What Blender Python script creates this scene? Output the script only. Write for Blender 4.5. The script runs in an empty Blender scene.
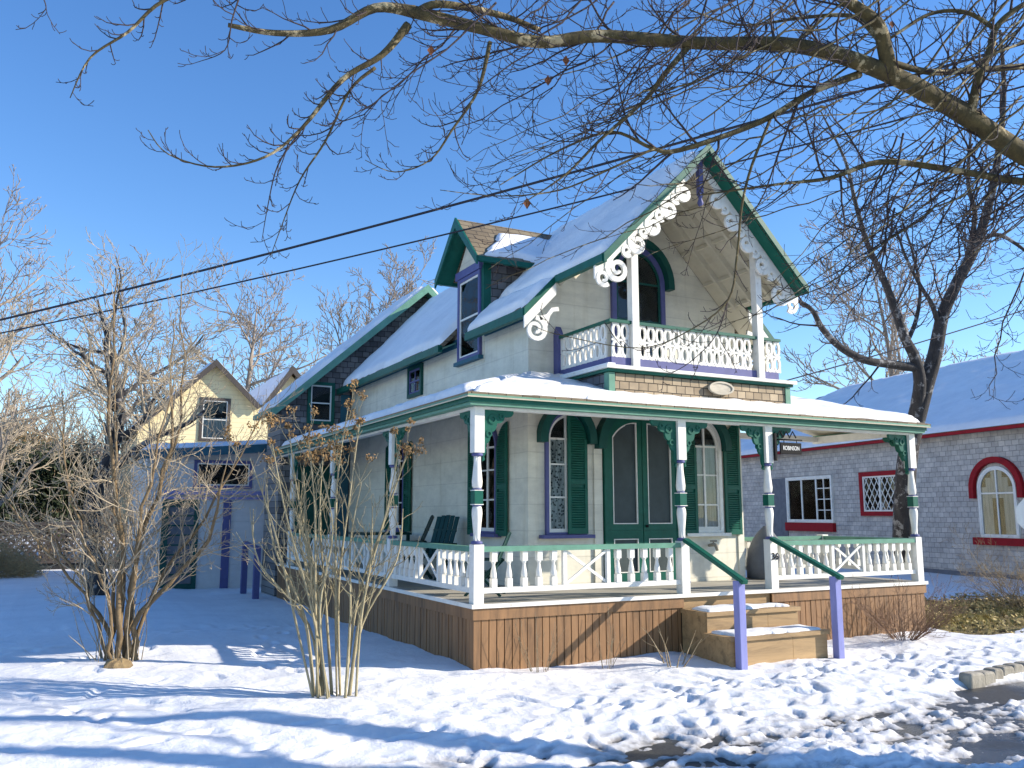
import bpy, bmesh, math, random
import numpy as np
from mathutils import Vector, Matrix
PI = math.pi; R = math.radians
sc = bpy.context.scene
col = sc.collection
random.seed(7)

# ------------------------------------------------------------------ helpers
class MB:
    """collects shapes, then links them as ONE mesh object"""
    def __init__(s): s.v = []; s.f = []; s.sm = []; s.marks = []
    def add(s, vs, fs, smooth=False):
        o = len(s.v); f0 = len(s.f); s.v += [tuple(p) for p in vs]
        s.f += [tuple(i + o for i in f) for f in fs]; s.sm += [smooth] * len(fs); s.marks.append(((o, f0), (len(s.v), len(s.f))))
        return s
    def box(s, a, b):
        x0, y0, z0 = [min(p, q) for p, q in zip(a, b)]; x1, y1, z1 = [max(p, q) for p, q in zip(a, b)]
        return s.add([(x0,y0,z0),(x1,y0,z0),(x1,y1,z0),(x0,y1,z0),(x0,y0,z1),(x1,y0,z1),(x1,y1,z1),(x0,y1,z1)],
              [(0,3,2,1),(4,5,6,7),(0,1,5,4),(1,2,6,5),(2,3,7,6),(3,0,4,7)])
    def fbox(s, F, u0, u1, z0, z1, d0, d1):
        return s.prism(F, [(u0,z0),(u1,z0),(u1,z1),(u0,z1)], d0, d1)
    def prism(s, F, poly, d0, d1):
        n = len(poly)
        vs = [F(u, z, d0) for u, z in poly] + [F(u, z, d1) for u, z in poly]
        fs = [tuple(range(n)), tuple(range(2*n-1, n-1, -1))] + [(i, (i+1) % n, n+(i+1) % n, n+i) for i in range(n)]
        return s.add(vs, fs)
    def ring(s, F, outer, inner, d0, d1, closed=True):
        n = len(outer); m = n if closed else n - 1
        vs = [F(u,z,d0) for u,z in outer] + [F(u,z,d0) for u,z in inner] + [F(u,z,d1) for u,z in outer] + [F(u,z,d1) for u,z in inner]
        fs = []
        for i in range(m):
            j = (i+1) % n
            fs += [(i,j,n+j,n+i), (2*n+i,3*n+i,3*n+j,2*n+j), (i,2*n+i,2*n+j,j), (n+i,n+j,3*n+j,3*n+i)]
        if not closed:
            fs += [(0,n,3*n,2*n), (n-1,3*n-1,4*n-1,2*n-1)]
        return s.add(vs, fs)
    def slab(s, q, t):
        q = [Vector(p) for p in q]; n = (q[1]-q[0]).cross(q[-1]-q[0]).normalized()
        if n.z < 0: n = -n
        m = len(q); vs = q + [p - n*t for p in q]
        return s.add(vs, [tuple(range(m)), tuple(range(2*m-1, m-1, -1))] + [(i,(i+1)%m,m+(i+1)%m,m+i) for i in range(m)])
    def bar(s, a, b, w, h, up=(0,0,1)):
        a = Vector(a); b = Vector(b); t = (b-a).normalized(); r = t.cross(Vector(up)).normalized(); u = r.cross(t)
        vs = []
        for p in (a, b):
            for i, j in ((-1,-1),(1,-1),(1,1),(-1,1)): vs.append(p + r*(i*w/2) + u*(j*h/2))
        return s.add(vs, [(0,3,2,1),(4,5,6,7),(0,1,5,4),(1,2,6,5),(2,3,7,6),(3,0,4,7)])
    def tube(s, pts, rad, n=6, cap=True):
        pts = [Vector(p) for p in pts]; m = len(pts)
        if not hasattr(rad, '__len__'): rad = [rad]*m
        t0 = (pts[1]-pts[0]).normalized()
        r = t0.orthogonal().normalized(); vs = []; fs = []
        for i in range(m):
            t = (pts[min(i+1,m-1)] - pts[max(i-1,0)])
            t = t.normalized() if t.length > 1e-9 else t0
            r = (r - t*r.dot(t))
            r = r.normalized() if r.length > 1e-6 else t.orthogonal().normalized()
            b = t.cross(r)
            for k in range(n):
                a = 2*PI*k/n; vs.append(pts[i] + (r*math.cos(a) + b*math.sin(a))*rad[i])
        for i in range(m-1):
            for k in range(n):
                k2 = (k+1) % n; fs.append((i*n+k, i*n+k2, (i+1)*n+k2, (i+1)*n+k))
        if cap: fs += [tuple(range(n-1,-1,-1)), tuple(range((m-1)*n, m*n))]
        return s.add(vs, fs, True)
    def lathe(s, prof, c=(0,0,0), n=12):
        vs = []; fs = []; m = len(prof)
        for r, z in prof:
            for k in range(n):
                a = 2*PI*k/n; vs.append((c[0]+r*math.cos(a), c[1]+r*math.sin(a), c[2]+z))
        for i in range(m-1):
            for k in range(n):
                k2 = (k+1) % n; fs.append((i*n+k, i*n+k2, (i+1)*n+k2, (i+1)*n+k))
        fs += [tuple(range(n-1,-1,-1)), tuple(range((m-1)*n, m*n))]
        return s.add(vs, fs, True)
    def ribbon(s, F, path, w, d0, d1):
        """flat sawn scroll following a 2-D path"""
        P = [Vector((p[0], p[1])) for p in path]; m = len(P)
        if not hasattr(w, '__len__'): w = [w]*m
        o = []; i_ = []
        for k in range(m):
            t = (P[min(k+1,m-1)] - P[max(k-1,0)]).normalized(); nrm = Vector((-t.y, t.x))
            o.append(tuple(P[k] + nrm*w[k]/2)); i_.append(tuple(P[k] - nrm*w[k]/2))
        return s.ring(F, o, i_, d0, d1, closed=False)
    def mesh(s, name, mat, recalc=True):
        me = bpy.data.meshes.new(name)
        me.from_pydata(s.v, [], s.f)
        me.polygons.foreach_set('use_smooth', s.sm)
        if recalc and len(s.f) < 60000:
            bm = bmesh.new(); bm.from_mesh(me); bmesh.ops.recalc_face_normals(bm, faces=bm.faces); bm.to_mesh(me); bm.free()
        if mat: me.materials.append(mat)
        return me
    def build(s, name, mat, parent=None, recalc=True, bevel=0):
        if parent is not None:
            off = world_off(parent); s.v = [(p[0]-off[0], p[1]-off[1], p[2]-off[2]) for p in s.v]
        o = bpy.data.objects.new(name, s.mesh(name, mat, recalc)); col.objects.link(o)
        o.parent = parent
        if bevel:
            b = o.modifiers.new('bevel', 'BEVEL'); b.width = bevel; b.segments = 2; b.limit_method = 'ANGLE'
        return o
def each(mb, name, mat, parent, bevel=0, n=8):
    """one object per added shape"""
    k = 0; out = []
    for a, b in mb.marks:
        q = MB(); q.v = mb.v[a[0]:b[0]]; q.f = [tuple(i-a[0] for i in f) for f in mb.f[a[1]:b[1]]]; q.sm = mb.sm[a[1]:b[1]]
        out.append(q.build(name, mat, parent, bevel=bevel))
    return out
def world_off(o):
    v = Vector((0,0,0))
    while o is not None: v = v + o.location; o = o.parent
    return v
def tag(o, label=None, cat=None, group=None, kind=None):
    if label: o['label'] = label
    if cat: o['category'] = cat
    if group: o['group'] = group
    if kind: o['kind'] = kind
    return o
def empty(name, loc, label, cat, group=None, kind=None, rz=0):
    o = bpy.data.objects.new(name, None); col.objects.link(o); o.location = loc; o.rotation_euler = (0,0,rz)
    o.empty_display_size = .2
    return tag(o, label, cat, group, kind)
def inst(name, me, parent, loc, rz=0):
    o = bpy.data.objects.new(name, me); col.objects.link(o); o.parent = parent; o.location = loc; o.rotation_euler = (0,0,rz)
    return o

# ------------------------------------------------------------------ materials
def nt(name):
    m = bpy.data.materials.new(name); m.use_nodes = True; t = m.node_tree
    return m, t, t.nodes['Principled BSDF']
def N(t, typ, **kw):
    n = t.nodes.new(typ)
    for k, v in kw.items():
        if k in n.inputs: n.inputs[k].default_value = v
        else: setattr(n, k, v)
    return n
def c4(c, k=1): return (c[0]*k, c[1]*k, c[2]*k, 1)
def coords(t, scale=(1,1,1), rot=(0,0,0)):
    tc = N(t, 'ShaderNodeTexCoord'); mp = N(t, 'ShaderNodeMapping'); mp.inputs['Scale'].default_value = scale; mp.inputs['Rotation'].default_value = rot
    t.links.new(tc.outputs['Object'], mp.inputs['Vector']); return mp.outputs['Vector']
def ramp(t, fac, stops):
    r = N(t, 'ShaderNodeValToRGB'); e = r.color_ramp.elements
    while len(e) < len(stops): e.new(.5)
    for k, (p, c) in zip(e, stops): k.position = p; k.color = c
    t.links.new(fac, r.inputs['Fac']); return r.outputs['Color']
def bump(t, bs, h, strength=.3, dist=.01):
    b = N(t, 'ShaderNodeBump'); b.inputs['Strength'].default_value = strength; b.inputs['Distance'].default_value = dist
    t.links.new(h, b.inputs['Height']); t.links.new(b.outputs['Normal'], bs.inputs['Normal'])
def paint(name, c, rough=.5, var=.18, scale=6, bmp=.15, stretch=(1,1,1), wear=None):
    m, t, b = nt(name)
    n = N(t, 'ShaderNodeTexNoise', Scale=scale, Detail=6.0, Roughness=.65)
    t.links.new(coords(t, stretch), n.inputs['Vector'])
    st = [(.25, c4(c, 1-var)), (.6, c4(c)), (.8, c4(c, 1+var*.4))]
    if wear: st = [(.25, c4(wear)), (.36, c4(c, 1-var*.6)), (.75, c4(c, 1+var*.3))]
    t.links.new(ramp(t, n.outputs['Fac'], st), b.inputs['Base Color'])
    b.inputs['Roughness'].default_value = rough; b.inputs['Specular IOR Level'].default_value = .22
    n2 = N(t, 'ShaderNodeTexNoise', Scale=scale*12, Detail=3.0)
    t.links.new(coords(t, stretch), n2.inputs['Vector'])
    bump(t, b, n2.outputs['Fac'], bmp, .004)
    return m
def shingles(name, axis, cols, bw=.16, bh=.115, rough=.85, gap=(.03,.025,.02), bs=.9):
    """weathered wooden shingles on a vertical wall (axis = the horizontal axis of the wall)"""
    m, t, b = nt(name)
    tc = N(t, 'ShaderNodeTexCoord'); sp = N(t, 'ShaderNodeSeparateXYZ'); cb = N(t, 'ShaderNodeCombineXYZ')
    t.links.new(tc.outputs['Object'], sp.inputs[0])
    t.links.new(sp.outputs[axis], cb.inputs['X']); t.links.new(sp.outputs['Z'], cb.inputs['Y'])
    br = N(t, 'ShaderNodeTexBrick', offset=.43, squash=1.0)
    for k, v in {'Scale':1.0,'Mortar Size':.006,'Mortar Smooth':.3,'Bias':0.0,'Brick Width':bw,'Row Height':bh}.items(): br.inputs[k].default_value = v
    br.inputs['Color1'].default_value = c4(cols[0]); br.inputs['Color2'].default_value = c4(cols[1]); br.inputs['Mortar'].default_value = c4(gap)
    n0 = N(t, 'ShaderNodeTexNoise', Scale=3.0, Detail=2.0); t.links.new(cb.outputs[0], n0.inputs['Vector'])
    dst = N(t, 'ShaderNodeVectorMath', operation='MULTIPLY_ADD')
    t.links.new(n0.outputs['Color'], dst.inputs[0]); dst.inputs[1].default_value = (.05,.014,0); t.links.new(cb.outputs[0], dst.inputs[2])
    t.links.new(dst.outputs[0], br.inputs['Vector'])
    n = N(t, 'ShaderNodeTexNoise', Scale=2.2, Detail=7.0, Roughness=.7); t.links.new(cb.outputs[0], n.inputs['Vector'])
    mx = N(t, 'ShaderNodeMix', data_type='RGBA', blend_type='MULTIPLY'); mx.inputs['Factor'].default_value = 1
    t.links.new(br.outputs['Color'], mx.inputs[6]); t.links.new(ramp(t, n.outputs['Fac'], [(.3,(.62,.62,.64,1)),(.7,(1.1,1.1,1.1,1))]), mx.inputs[7])
    t.links.new(mx.outputs[2], b.inputs['Base Color']); b.inputs['Roughness'].default_value = rough
    # saw-tooth profile: each course leans out towards its butt
    md = N(t, 'ShaderNodeMath', operation='DIVIDE'); md.inputs[1].default_value = bh
    sp2 = N(t, 'ShaderNodeSeparateXYZ'); t.links.new(dst.outputs[0], sp2.inputs[0]); t.links.new(sp2.outputs['Y'], md.inputs[0])
    fr = N(t, 'ShaderNodeMath', operation='FRACT'); t.links.new(md.outputs[0], fr.inputs[0])
    sub = N(t, 'ShaderNodeMath', operation='SUBTRACT'); sub.inputs[0].default_value = 1.0; t.links.new(fr.outputs[0], sub.inputs[1])
    sb2 = N(t, 'ShaderNodeMath', operation='SUBTRACT'); t.links.new(sub.outputs[0], sb2.inputs[0]); t.links.new(br.outputs['Fac'], sb2.inputs[1])
    bump(t, b, sb2.outputs[0], bs, .02)
    return m
def clap(name, axis, c, h=.12, rough=.6, var=.12, depth=.02):
    """horizontal boards"""
    m, t, b = nt(name)
    tc = N(t, 'ShaderNodeTexCoord'); sp = N(t, 'ShaderNodeSeparateXYZ'); t.links.new(tc.outputs['Object'], sp.inputs[0])
    md = N(t, 'ShaderNodeMath', operation='DIVIDE'); md.inputs[1].default_value = h; t.links.new(sp.outputs['Z'], md.inputs[0])
    fr = N(t, 'ShaderNodeMath', operation='FRACT'); t.links.new(md.outputs[0], fr.inputs[0])
    n = N(t, 'ShaderNodeTexNoise', Scale=1.6, Detail=8.0, Roughness=.7); t.links.new(coords(t, (1,1,2.5)), n.inputs['Vector'])
    mx = N(t, 'ShaderNodeMix', data_type='RGBA', blend_type='MULTIPLY'); mx.inputs['Factor'].default_value = 1
    t.links.new(ramp(t, n.outputs['Fac'], [(.25,c4(c,1-var)),(.65,c4(c))]), mx.inputs[6])
    t.links.new(ramp(t, fr.outputs[0], [(.0,c4((1,1,1),max(.4,1-depth*30))),(.05,(1,1,1,1))]), mx.inputs[7])
    ns = N(t, 'ShaderNodeTexNoise', Scale=7.0, Detail=5.0, Roughness=.6); t.links.new(coords(t, (1,1,.12)), ns.inputs['Vector'])
    mx2 = N(t, 'ShaderNodeMix', data_type='RGBA', blend_type='MULTIPLY'); mx2.inputs['Factor'].default_value = 1
    t.links.new(mx.outputs[2], mx2.inputs[6]); t.links.new(ramp(t, ns.outputs['Fac'], [(.30,(.90,.885,.85,1)),(.46,(1,1,1,1))]), mx2.inputs[7])
    t.links.new(mx2.outputs[2], b.inputs['Base Color']); b.inputs['Roughness'].default_value = rough
    sub = N(t, 'ShaderNodeMath', operation='SUBTRACT'); sub.inputs[0].default_value = 1.0; t.links.new(fr.outputs[0], sub.inputs[1])
    bump(t, b, sub.outputs[0], .8, depth)
    return m
def wood(name, c, stretch=(1,1,.12), rough=.6, var=.45, scale=9):
    m, t, b = nt(name)
    v = coords(t, stretch)
    n = N(t, 'ShaderNodeTexNoise', Scale=scale, Detail=8.0, Roughness=.7, Distortion=.6); t.links.new(v, n.inputs['Vector'])
    t.links.new(ramp(t, n.outputs['Fac'], [(.25,c4(c,1-var)),(.5,c4(c)),(.78,c4(c,1+var*.7))]), b.inputs['Base Color'])
    b.inputs['Roughness'].default_value = rough
    bump(t, b, n.outputs['Fac'], .25, .006)
    return m
def bark(name, a, bcol, scale=14, patch=None):
    m, t, b = nt(name)
    n = N(t, 'ShaderNodeTexNoise', Scale=scale, Detail=8.0, Roughness=.75); t.links.new(coords(t, (1,1,.4)), n.inputs['Vector'])
    c = ramp(t, n.outputs['Fac'], [(.3,c4(a)),(.68,c4(bcol))])
    if patch:
        n2 = N(t, 'ShaderNodeTexNoise', Scale=5.0, Detail=6.0, Roughness=.7); t.links.new(coords(t), n2.inputs['Vector'])
        mx = N(t, 'ShaderNodeMix', data_type='RGBA'); t.links.new(ramp(t, n2.outputs['Fac'], [(.55,(0,0,0,1)),(.61,(1,1,1,1))]), mx.inputs['Factor'])
        t.links.new(c, mx.inputs[6]); mx.inputs[7].default_value = c4(patch); c = mx.outputs[2]
    t.links.new(c, b.inputs['Base Color']); b.inputs['Roughness'].default_value = .9
    bump(t, b, n.outputs['Fac'], .8, .03)
    return m
def plain(name, c, rough=.5, metal=0, spec=.5):
    m, t, b = nt(name); b.inputs['Base Color'].default_value = c4(c); b.inputs['Roughness'].default_value = rough; b.inputs['Metallic'].default_value = metal
    b.inputs['Specular IOR Level'].default_value = spec
    return m
def glass(name):
    m, t, b = nt(name); t.nodes.remove(b)
    g = N(t, 'ShaderNodeBsdfGlossy'); g.inputs['Roughness'].default_value = .03; tr = N(t, 'ShaderNodeBsdfTransparent')
    tr.inputs['Color'].default_value = (.82,.86,.86,1)
    wv_ = N(t, 'ShaderNodeTexNoise', Scale=2.5, Detail=1.0); t.links.new(coords(t), wv_.inputs['Vector']); bw_ = N(t, 'ShaderNodeBump'); bw_.inputs['Strength'].default_value = .25; bw_.inputs['Distance'].default_value = .02; t.links.new(wv_.outputs['Fac'], bw_.inputs['Height']); t.links.new(bw_.outputs['Normal'], g.inputs['Normal'])
    lw = N(t, 'ShaderNodeFresnel', IOR=1.32); mx = N(t, 'ShaderNodeMixShader')
    t.links.new(lw.outputs[0], mx.inputs[0]); t.links.new(tr.outputs[0], mx.inputs[1]); t.links.new(g.outputs[0], mx.inputs[2])
    t.links.new(mx.outputs[0], t.nodes['Material Output'].inputs['Surface']); return m
def lace(name):
    m, t, b = nt(name)
    v = N(t, 'ShaderNodeTexVoronoi', Scale=26.0); t.links.new(coords(t), v.inputs['Vector'])
    w = N(t, 'ShaderNodeTexNoise', Scale=7.0, Detail=2.0); t.links.new(coords(t, (3,3,.5)), w.inputs['Vector'])
    mx = N(t, 'ShaderNodeMix', data_type='RGBA', blend_type='MULTIPLY'); mx.inputs['Factor'].default_value = .8
    t.links.new(ramp(t, v.outputs['Distance'], [(.25,(.06,.06,.07,1)),(.5,(.62,.62,.6,1))]), mx.inputs[6]); t.links.new(ramp(t, w.outputs['Fac'], [(.35,(.35,.35,.36,1)),(.6,(1,1,1,1))]), mx.inputs[7])
    t.links.new(mx.outputs[2], b.inputs['Base Color']); b.inputs['Roughness'].default_value = .9; return m
def snow_mat(name, dirty=0.0):
    m, t, b = nt(name)
    v = coords(t)
    n = N(t, 'ShaderNodeTexNoise', Scale=1.3, Detail=9.0, Roughness=.62); t.links.new(v, n.inputs['Vector'])
    t.links.new(ramp(t, n.outputs['Fac'], [(.3,(.74-dirty*.2,.75-dirty*.22,.77-dirty*.25,1)),(.62,(.86,.87,.88,1))]), b.inputs['Base Color'])
    b.inputs['Roughness'].default_value = .55
    b.inputs['Subsurface Weight'].default_value = 0.0
    n2 = N(t, 'ShaderNodeTexNoise', Scale=9.0, Detail=8.0, Roughness=.65); t.links.new(v, n2.inputs['Vector'])
    bump(t, b, n2.outputs['Fac'], .55, .03)
    return m

M = {}
M['white'] = paint('white_paint', (.80,.785,.72), .5, .2, 7, wear=(.42,.38,.31))
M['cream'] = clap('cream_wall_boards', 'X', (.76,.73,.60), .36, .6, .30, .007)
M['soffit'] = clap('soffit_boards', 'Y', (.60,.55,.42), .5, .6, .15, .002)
M['green'] = paint('green_paint', (.008,.105,.072), .42, .3, 8)
M['hood'] = paint('dark_green_paint', (.008,.078,.064), .45, .3, 8)
M['pale_green'] = paint('pale_green_paint', (.13,.29,.21), .5, .25, 6)
M['purple'] = paint('purple_paint', (.10,.108,.26), .5, .2, 8)
M['lilac'] = paint('lilac_paint', (.24,.255,.52), .5, .2, 8, stretch=(1,1,.3))
M['teal'] = paint('teal_paint', (.03,.12,.17), .5, .25, 6)
M['red'] = paint('red_paint', (.30,.008,.014), .7, .3, 6)
M['skirt'] = wood('stained_skirt_wood', (.225,.118,.048), var=.65)
M['step'] = wood('step_timber', (.33,.215,.10), (.12,1,1), var=.65)
M['deck'] = wood('deck_boards', (.36,.34,.29), (.1,1,1))
M['shingle'] = shingles('brown_shingles', 'X', ((.50,.40,.27),(.29,.22,.14)), .15, .105)
M['shingle_side'] = shingles('grey_side_shingles', 'Y', ((.22,.22,.23),(.10,.10,.11)))
M['shingle_dark'] = shingles('dark_grey_shingles', 'X', ((.27,.26,.25),(.11,.108,.11)), .17, .13)
M['shingle_nb'] = shingles('pale_grey_shingles', 'X', ((.50,.50,.50),(.40,.40,.41)), .34, .14, gap=(.17,.17,.18), bs=.6)
M['yellow'] = clap('yellow_clapboard', 'X', (.78,.66,.38), .16, .6, .1, .02)
M['roof'] = shingles('roof_shingles', 'X', ((.26,.21,.13),(.16,.12,.07)), .22, .1)
M['glass'] = glass('window_glass'); M['dark'] = plain('near_black', (.012,.013,.016), .9)  # near-black colour stands in for shade inside rooms and under the deck
M['screen'] = paint('insect_screen', (.055,.075,.078), .5, .35, 3)
M['lace'] = lace('lace_curtain'); M['curtain'] = paint('curtain_cloth', (.52,.52,.50), .9, .5, 5, stretch=(4,4,.3))
M['snow'] = snow_mat('snow'); M['snow_roof'] = snow_mat('roof_snow')
M['black'] = plain('black_metal', (.008,.008,.009), .8, 0, .2); M['letter'] = plain('white_letters', (.75,.75,.72), .6)
M['chair'] = paint('green_plastic', (.008,.05,.045), .4, .2, 6); M['cover'] = paint('grey_cover', (.16,.17,.19), .8, .3, 5)
M['plaque'] = wood('plaque_wood', (.42,.38,.30), (.4,1,1))
M['bark_moss'] = bark('mossy_bark', (.018,.015,.006), (.13,.10,.036), 9, (.42,.34,.19))
M['bark_dark'] = bark('dark_bark', (.009,.009,.011), (.06,.054,.052), 10, (.24,.235,.23))
M['twig_dark'] = bark('dark_twigs', (.018,.012,.014), (.060,.042,.040), 10)
M['twig_tan'] = bark('tan_twigs', (.17,.125,.075), (.40,.32,.20), 8)
M['twig_red'] = bark('reddish_twigs', (.12,.065,.04), (.30,.19,.12), 8)
M['stem'] = bark('hydrangea_stems', (.20,.17,.095), (.44,.38,.24), 8)
M['bark_tan'] = bark('orange_bark', (.085,.058,.032), (.27,.19,.10), 9)
M['twig_pale'] = bark('pale_twigs', (.22,.17,.11), (.50,.42,.30), 5)
M['twig_grey'] = bark('grey_twigs', (.16,.13,.105), (.36,.30,.24), 4)
M['flower'] = paint('dried_flowers', (.26,.165,.075), .9, .5, 30)
M['leaf'] = paint('dry_leaf', (.16,.06,.025), .8, .4, 20)
M['needle'] = paint('evergreen_leaves', (.028,.040,.018), .7, .5, 2)
M['brush'] = paint('dry_brush', (.42,.30,.15), .9, .5, 3)
M['dark_wood'] = wood('dark_weathered_wood', (.05,.04,.034))
M['rock'] = bark('ochre_rock', (.15,.10,.05), (.36,.26,.13), 6)
M['stone'] = bark('kerb_stone', (.20,.18,.14), (.46,.42,.34), 7)
M['cable'] = plain('black_cable', (.015,.013,.02), .6)

# ------------------------------------------------------------------ camera, sky, sun
cam = bpy.data.cameras.new('camera'); co = bpy.data.objects.new('camera', cam); col.objects.link(co); sc.camera = co
cam.sensor_width = 36; cam.lens = 873.15/1024*36; cam.clip_end = 2000; cam.clip_start = .05
co.location = (-4.2418,-9.0487,1.6683); co.rotation_euler = (PI/2+.1482, 0, -.4812)
SUN_AZ = R(117); SUN_EL = R(25)
sd = Vector((math.sin(SUN_AZ)*math.cos(SUN_EL), math.cos(SUN_AZ)*math.cos(SUN_EL), math.sin(SUN_EL)))
sl = bpy.data.lights.new('sun', 'SUN'); sl.energy = 5.0; sl.angle = R(.5); sl.color = (1,.90,.76)
so = bpy.data.objects.new('sun', sl); col.objects.link(so); so.rotation_euler = sd.to_track_quat('Z','Y').to_euler()
w = bpy.data.worlds.new('World'); sc.world = w; w.use_nodes = True
sk = w.node_tree.nodes.new('ShaderNodeTexSky'); sk.sky_type = 'NISHITA'; sk.sun_disc = False; sk.sun_elevation = SUN_EL; sk.sun_rotation = SUN_AZ
sk.ozone_density = 3.2; sk.air_density = 1.0; sk.dust_density = .1
bg = w.node_tree.nodes['Background']; bg.inputs['Strength'].default_value = .15
hs_ = w.node_tree.nodes.new('ShaderNodeHueSaturation'); hs_.inputs['Saturation'].default_value = 1.2; hs_.inputs['Hue'].default_value = .507; hs_.inputs['Value'].default_value = 1.02
w.node_tree.links.new(sk.outputs[0], hs_.inputs['Color']); w.node_tree.links.new(hs_.outputs[0], bg.inputs['Color'])
vs = sc.view_settings; vs.view_transform = 'Standard'; vs.look = 'None'; vs.gamma = 1; vs.exposure = 0.68; vs.use_curve_mapping = False
sc.cycles.max_bounces = 6; sc.cycles.transparent_max_bounces = 12

# ------------------------------------------------------------------ ground
def hash2(ix, iy, s):
    h = (ix*374761393 + iy*668265263 + s*974711) & 0x7fffffff
    h = ((h ^ (h >> 13)) * 1274126177) & 0x7fffffff
    return ((h ^ (h >> 16)) & 0xffff) / 65535.0
def vnoise(x, y, s=0):
    x = np.asarray(x, float); y = np.asarray(y, float)
    ix = np.floor(x).astype(np.int64); iy = np.floor(y).astype(np.int64); fx = x-ix; fy = y-iy
    fx = fx*fx*(3-2*fx); fy = fy*fy*(3-2*fy)
    a = hash2(ix,iy,s); b = hash2(ix+1,iy,s); c = hash2(ix,iy+1,s); d = hash2(ix+1,iy+1,s)
    return (a*(1-fx)+b*fx)*(1-fy) + (c*(1-fx)+d*fx)*fy
def fbm(x, y, s=0, o=4):
    t = 0; a = .5
    for k in range(o): t = t + a*vnoise(x*2**k, y*2**k, s+k*7); a *= .5
    return t
def sstep(a, b, x):
    t = np.clip((x-a)/(b-a), 0, 1); return t*t*(3-2*t)
def base_h(x, y):
    return -.02 - .08*sstep(.8,-1.5,y) - .06*sstep(-1.8,-3.0,y) + .10*sstep(-1.0,-3,x)*sstep(-2,3,y)
ROAD = -.205
def snow_h(x, y, prints=True):
    x = np.asarray(x, float); y = np.asarray(y, float)
    near = sstep(60, 15, np.hypot(x, y))
    h = base_h(x, y)
    h = h + near*((fbm(x*.8, y*.8, 3) - .47)*.12)
    tramp = np.maximum(sstep(3.0,-1.0,y)*.8, .38)*near           # trodden in front of the house
    h = h + tramp*((fbm(x*2.6, y*2.6, 11) - .47)*.055 + (fbm(x*8,y*8,31)-.47)*.034)
    # thawed wheel track of the road
    road = sstep(-2.5,-3.4,y + .30*(vnoise(x*.9,y*.6,5)-.5))*sstep(-1.6,2.2,x + 1.2*(vnoise(x*.5,y*.7,9)-.5))
    h = h - road*(.016 + .17*(fbm(x*.8+y*.3, y*2.6, 77)-.45) + .06*(fbm(x*4,y*8,13)-.45)*2 + .075*(fbm(x*17,y*21,15)-.47)) - .028*sstep(2.5,5.0,x)*sstep(-2.9,-3.5,y)
    gut = sstep(-2.45,-2.65,y)*sstep(-3.6,-3.0,y)*sstep(3.6,4.8,x)
    h = h - gut*(.05+.14*(fbm(x*1.5,y*2.5,21)-.45))
    # no snow on the leafy bed right of the porch
    bed = sstep(7.6,7.9,x+.3*(vnoise(x*2,y*2,3)-.5))*sstep(13.4,12.2,x)*sstep(-.75,-.3,y+.8*(vnoise(x*1.1,y*1.6,17)-.5))*sstep(2.9,2.2,y+1.0*(vnoise(x*1.1,y*1.3,19)-.5))
    h = h - bed*(.17 + .25*(fbm(x*1.7,y*1.7,41)-.5))
    return h
def axis(lo, hi, st, far=600):
    a = list(np.arange(lo, hi+1e-6, st)); d = st
    p = hi
    while p < far: d *= 1.35; p += d; a.append(p)
    d = st; p = lo; b = []
    while p > -far: d *= 1.35; p -= d; b.append(p)
    return np.array(b[::-1] + a)
xs = axis(-7.5, 9.5, .032); ys = axis(-5.6, 4.4, .030)
X, Y = np.meshgrid(xs, ys); H = snow_h(X, Y)
rng = np.random.RandomState(4)
prints = []
def trail(x0, y0, x1, y1, n):
    L = math.hypot(x1-x0, y1-y0); st = max(int(L/.38), 1); a = math.atan2(y1-y0, x1-x0)
    for k in range(st):
        t = k/st; s = .11*(1 if k % 2 else -1)
        prints.append((x0+(x1-x0)*t - math.sin(a)*s + rng.normal(0,.06), y0+(y1-y0)*t + math.cos(a)*s + rng.normal(0,.06), a+rng.normal(0,.2)))
for tr in [(-4.5,-3.2,3.2,-1.5),(-4,-2.2,3.4,-1.4),(3.5,-1.4,8,-1.2),(0,-3.3,4.2,-1.3),(-2.6,-4,2.5,-1.6),(3.8,-1.5,7.4,-2.1),(-5,-1.2,0,-1.6),(-1,-3.5,7,-1.6),(-4,-3.4,0,-2.6),(1,-2.2,6.2,-1.0),(-5.5,2.6,-1.5,4.6),(-2.0,.6,-1.2,5)]: trail(*tr, 0)
for k in range(150): prints.append((rng.uniform(-1.5,7), rng.uniform(-3.6,-1.0), rng.uniform(0,6.3)))
for k in range(60): prints.append((rng.uniform(-6,-.6), rng.uniform(-1,5), rng.uniform(0,6.3)))
for px_, py_, a in prints:
    i0, i1 = np.searchsorted(xs, [px_-.4, px_+.4]); j0, j1 = np.searchsorted(ys, [py_-.4, py_+.4])
    xx = X[j0:j1,i0:i1]-px_; yy = Y[j0:j1,i0:i1]-py_
    u = xx*math.cos(a)+yy*math.sin(a); v = -xx*math.sin(a)+yy*math.cos(a)
    q = np.sqrt((u/.15)**2 + (v/.062)**2)
    H[j0:j1,i0:i1] += -.027*sstep(1.25,.6,q) + .006*np.exp(-((q-1.5)/.35)**2)
nx, ny = len(xs), len(ys)
co_ = np.stack([X.ravel(), Y.ravel(), H.ravel()], 1)
ii = np.arange(nx*ny).reshape(ny, nx)
fc = np.stack([ii[:-1,:-1].ravel(), ii[:-1,1:].ravel(), ii[1:,1:].ravel(), ii[1:,:-1].ravel()], 1)
me = bpy.data.meshes.new('snow_ground'); me.vertices.add(nx*ny); me.vertices.foreach_set('co', co_.ravel())
me.loops.add(fc.size); me.loops.foreach_set('vertex_index', fc.ravel()); me.polygons.add(len(fc)); me.polygons.foreach_set('loop_start', np.arange(0, fc.size, 4)); me.polygons.foreach_set('loop_total', np.full(len(fc), 4))
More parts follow.
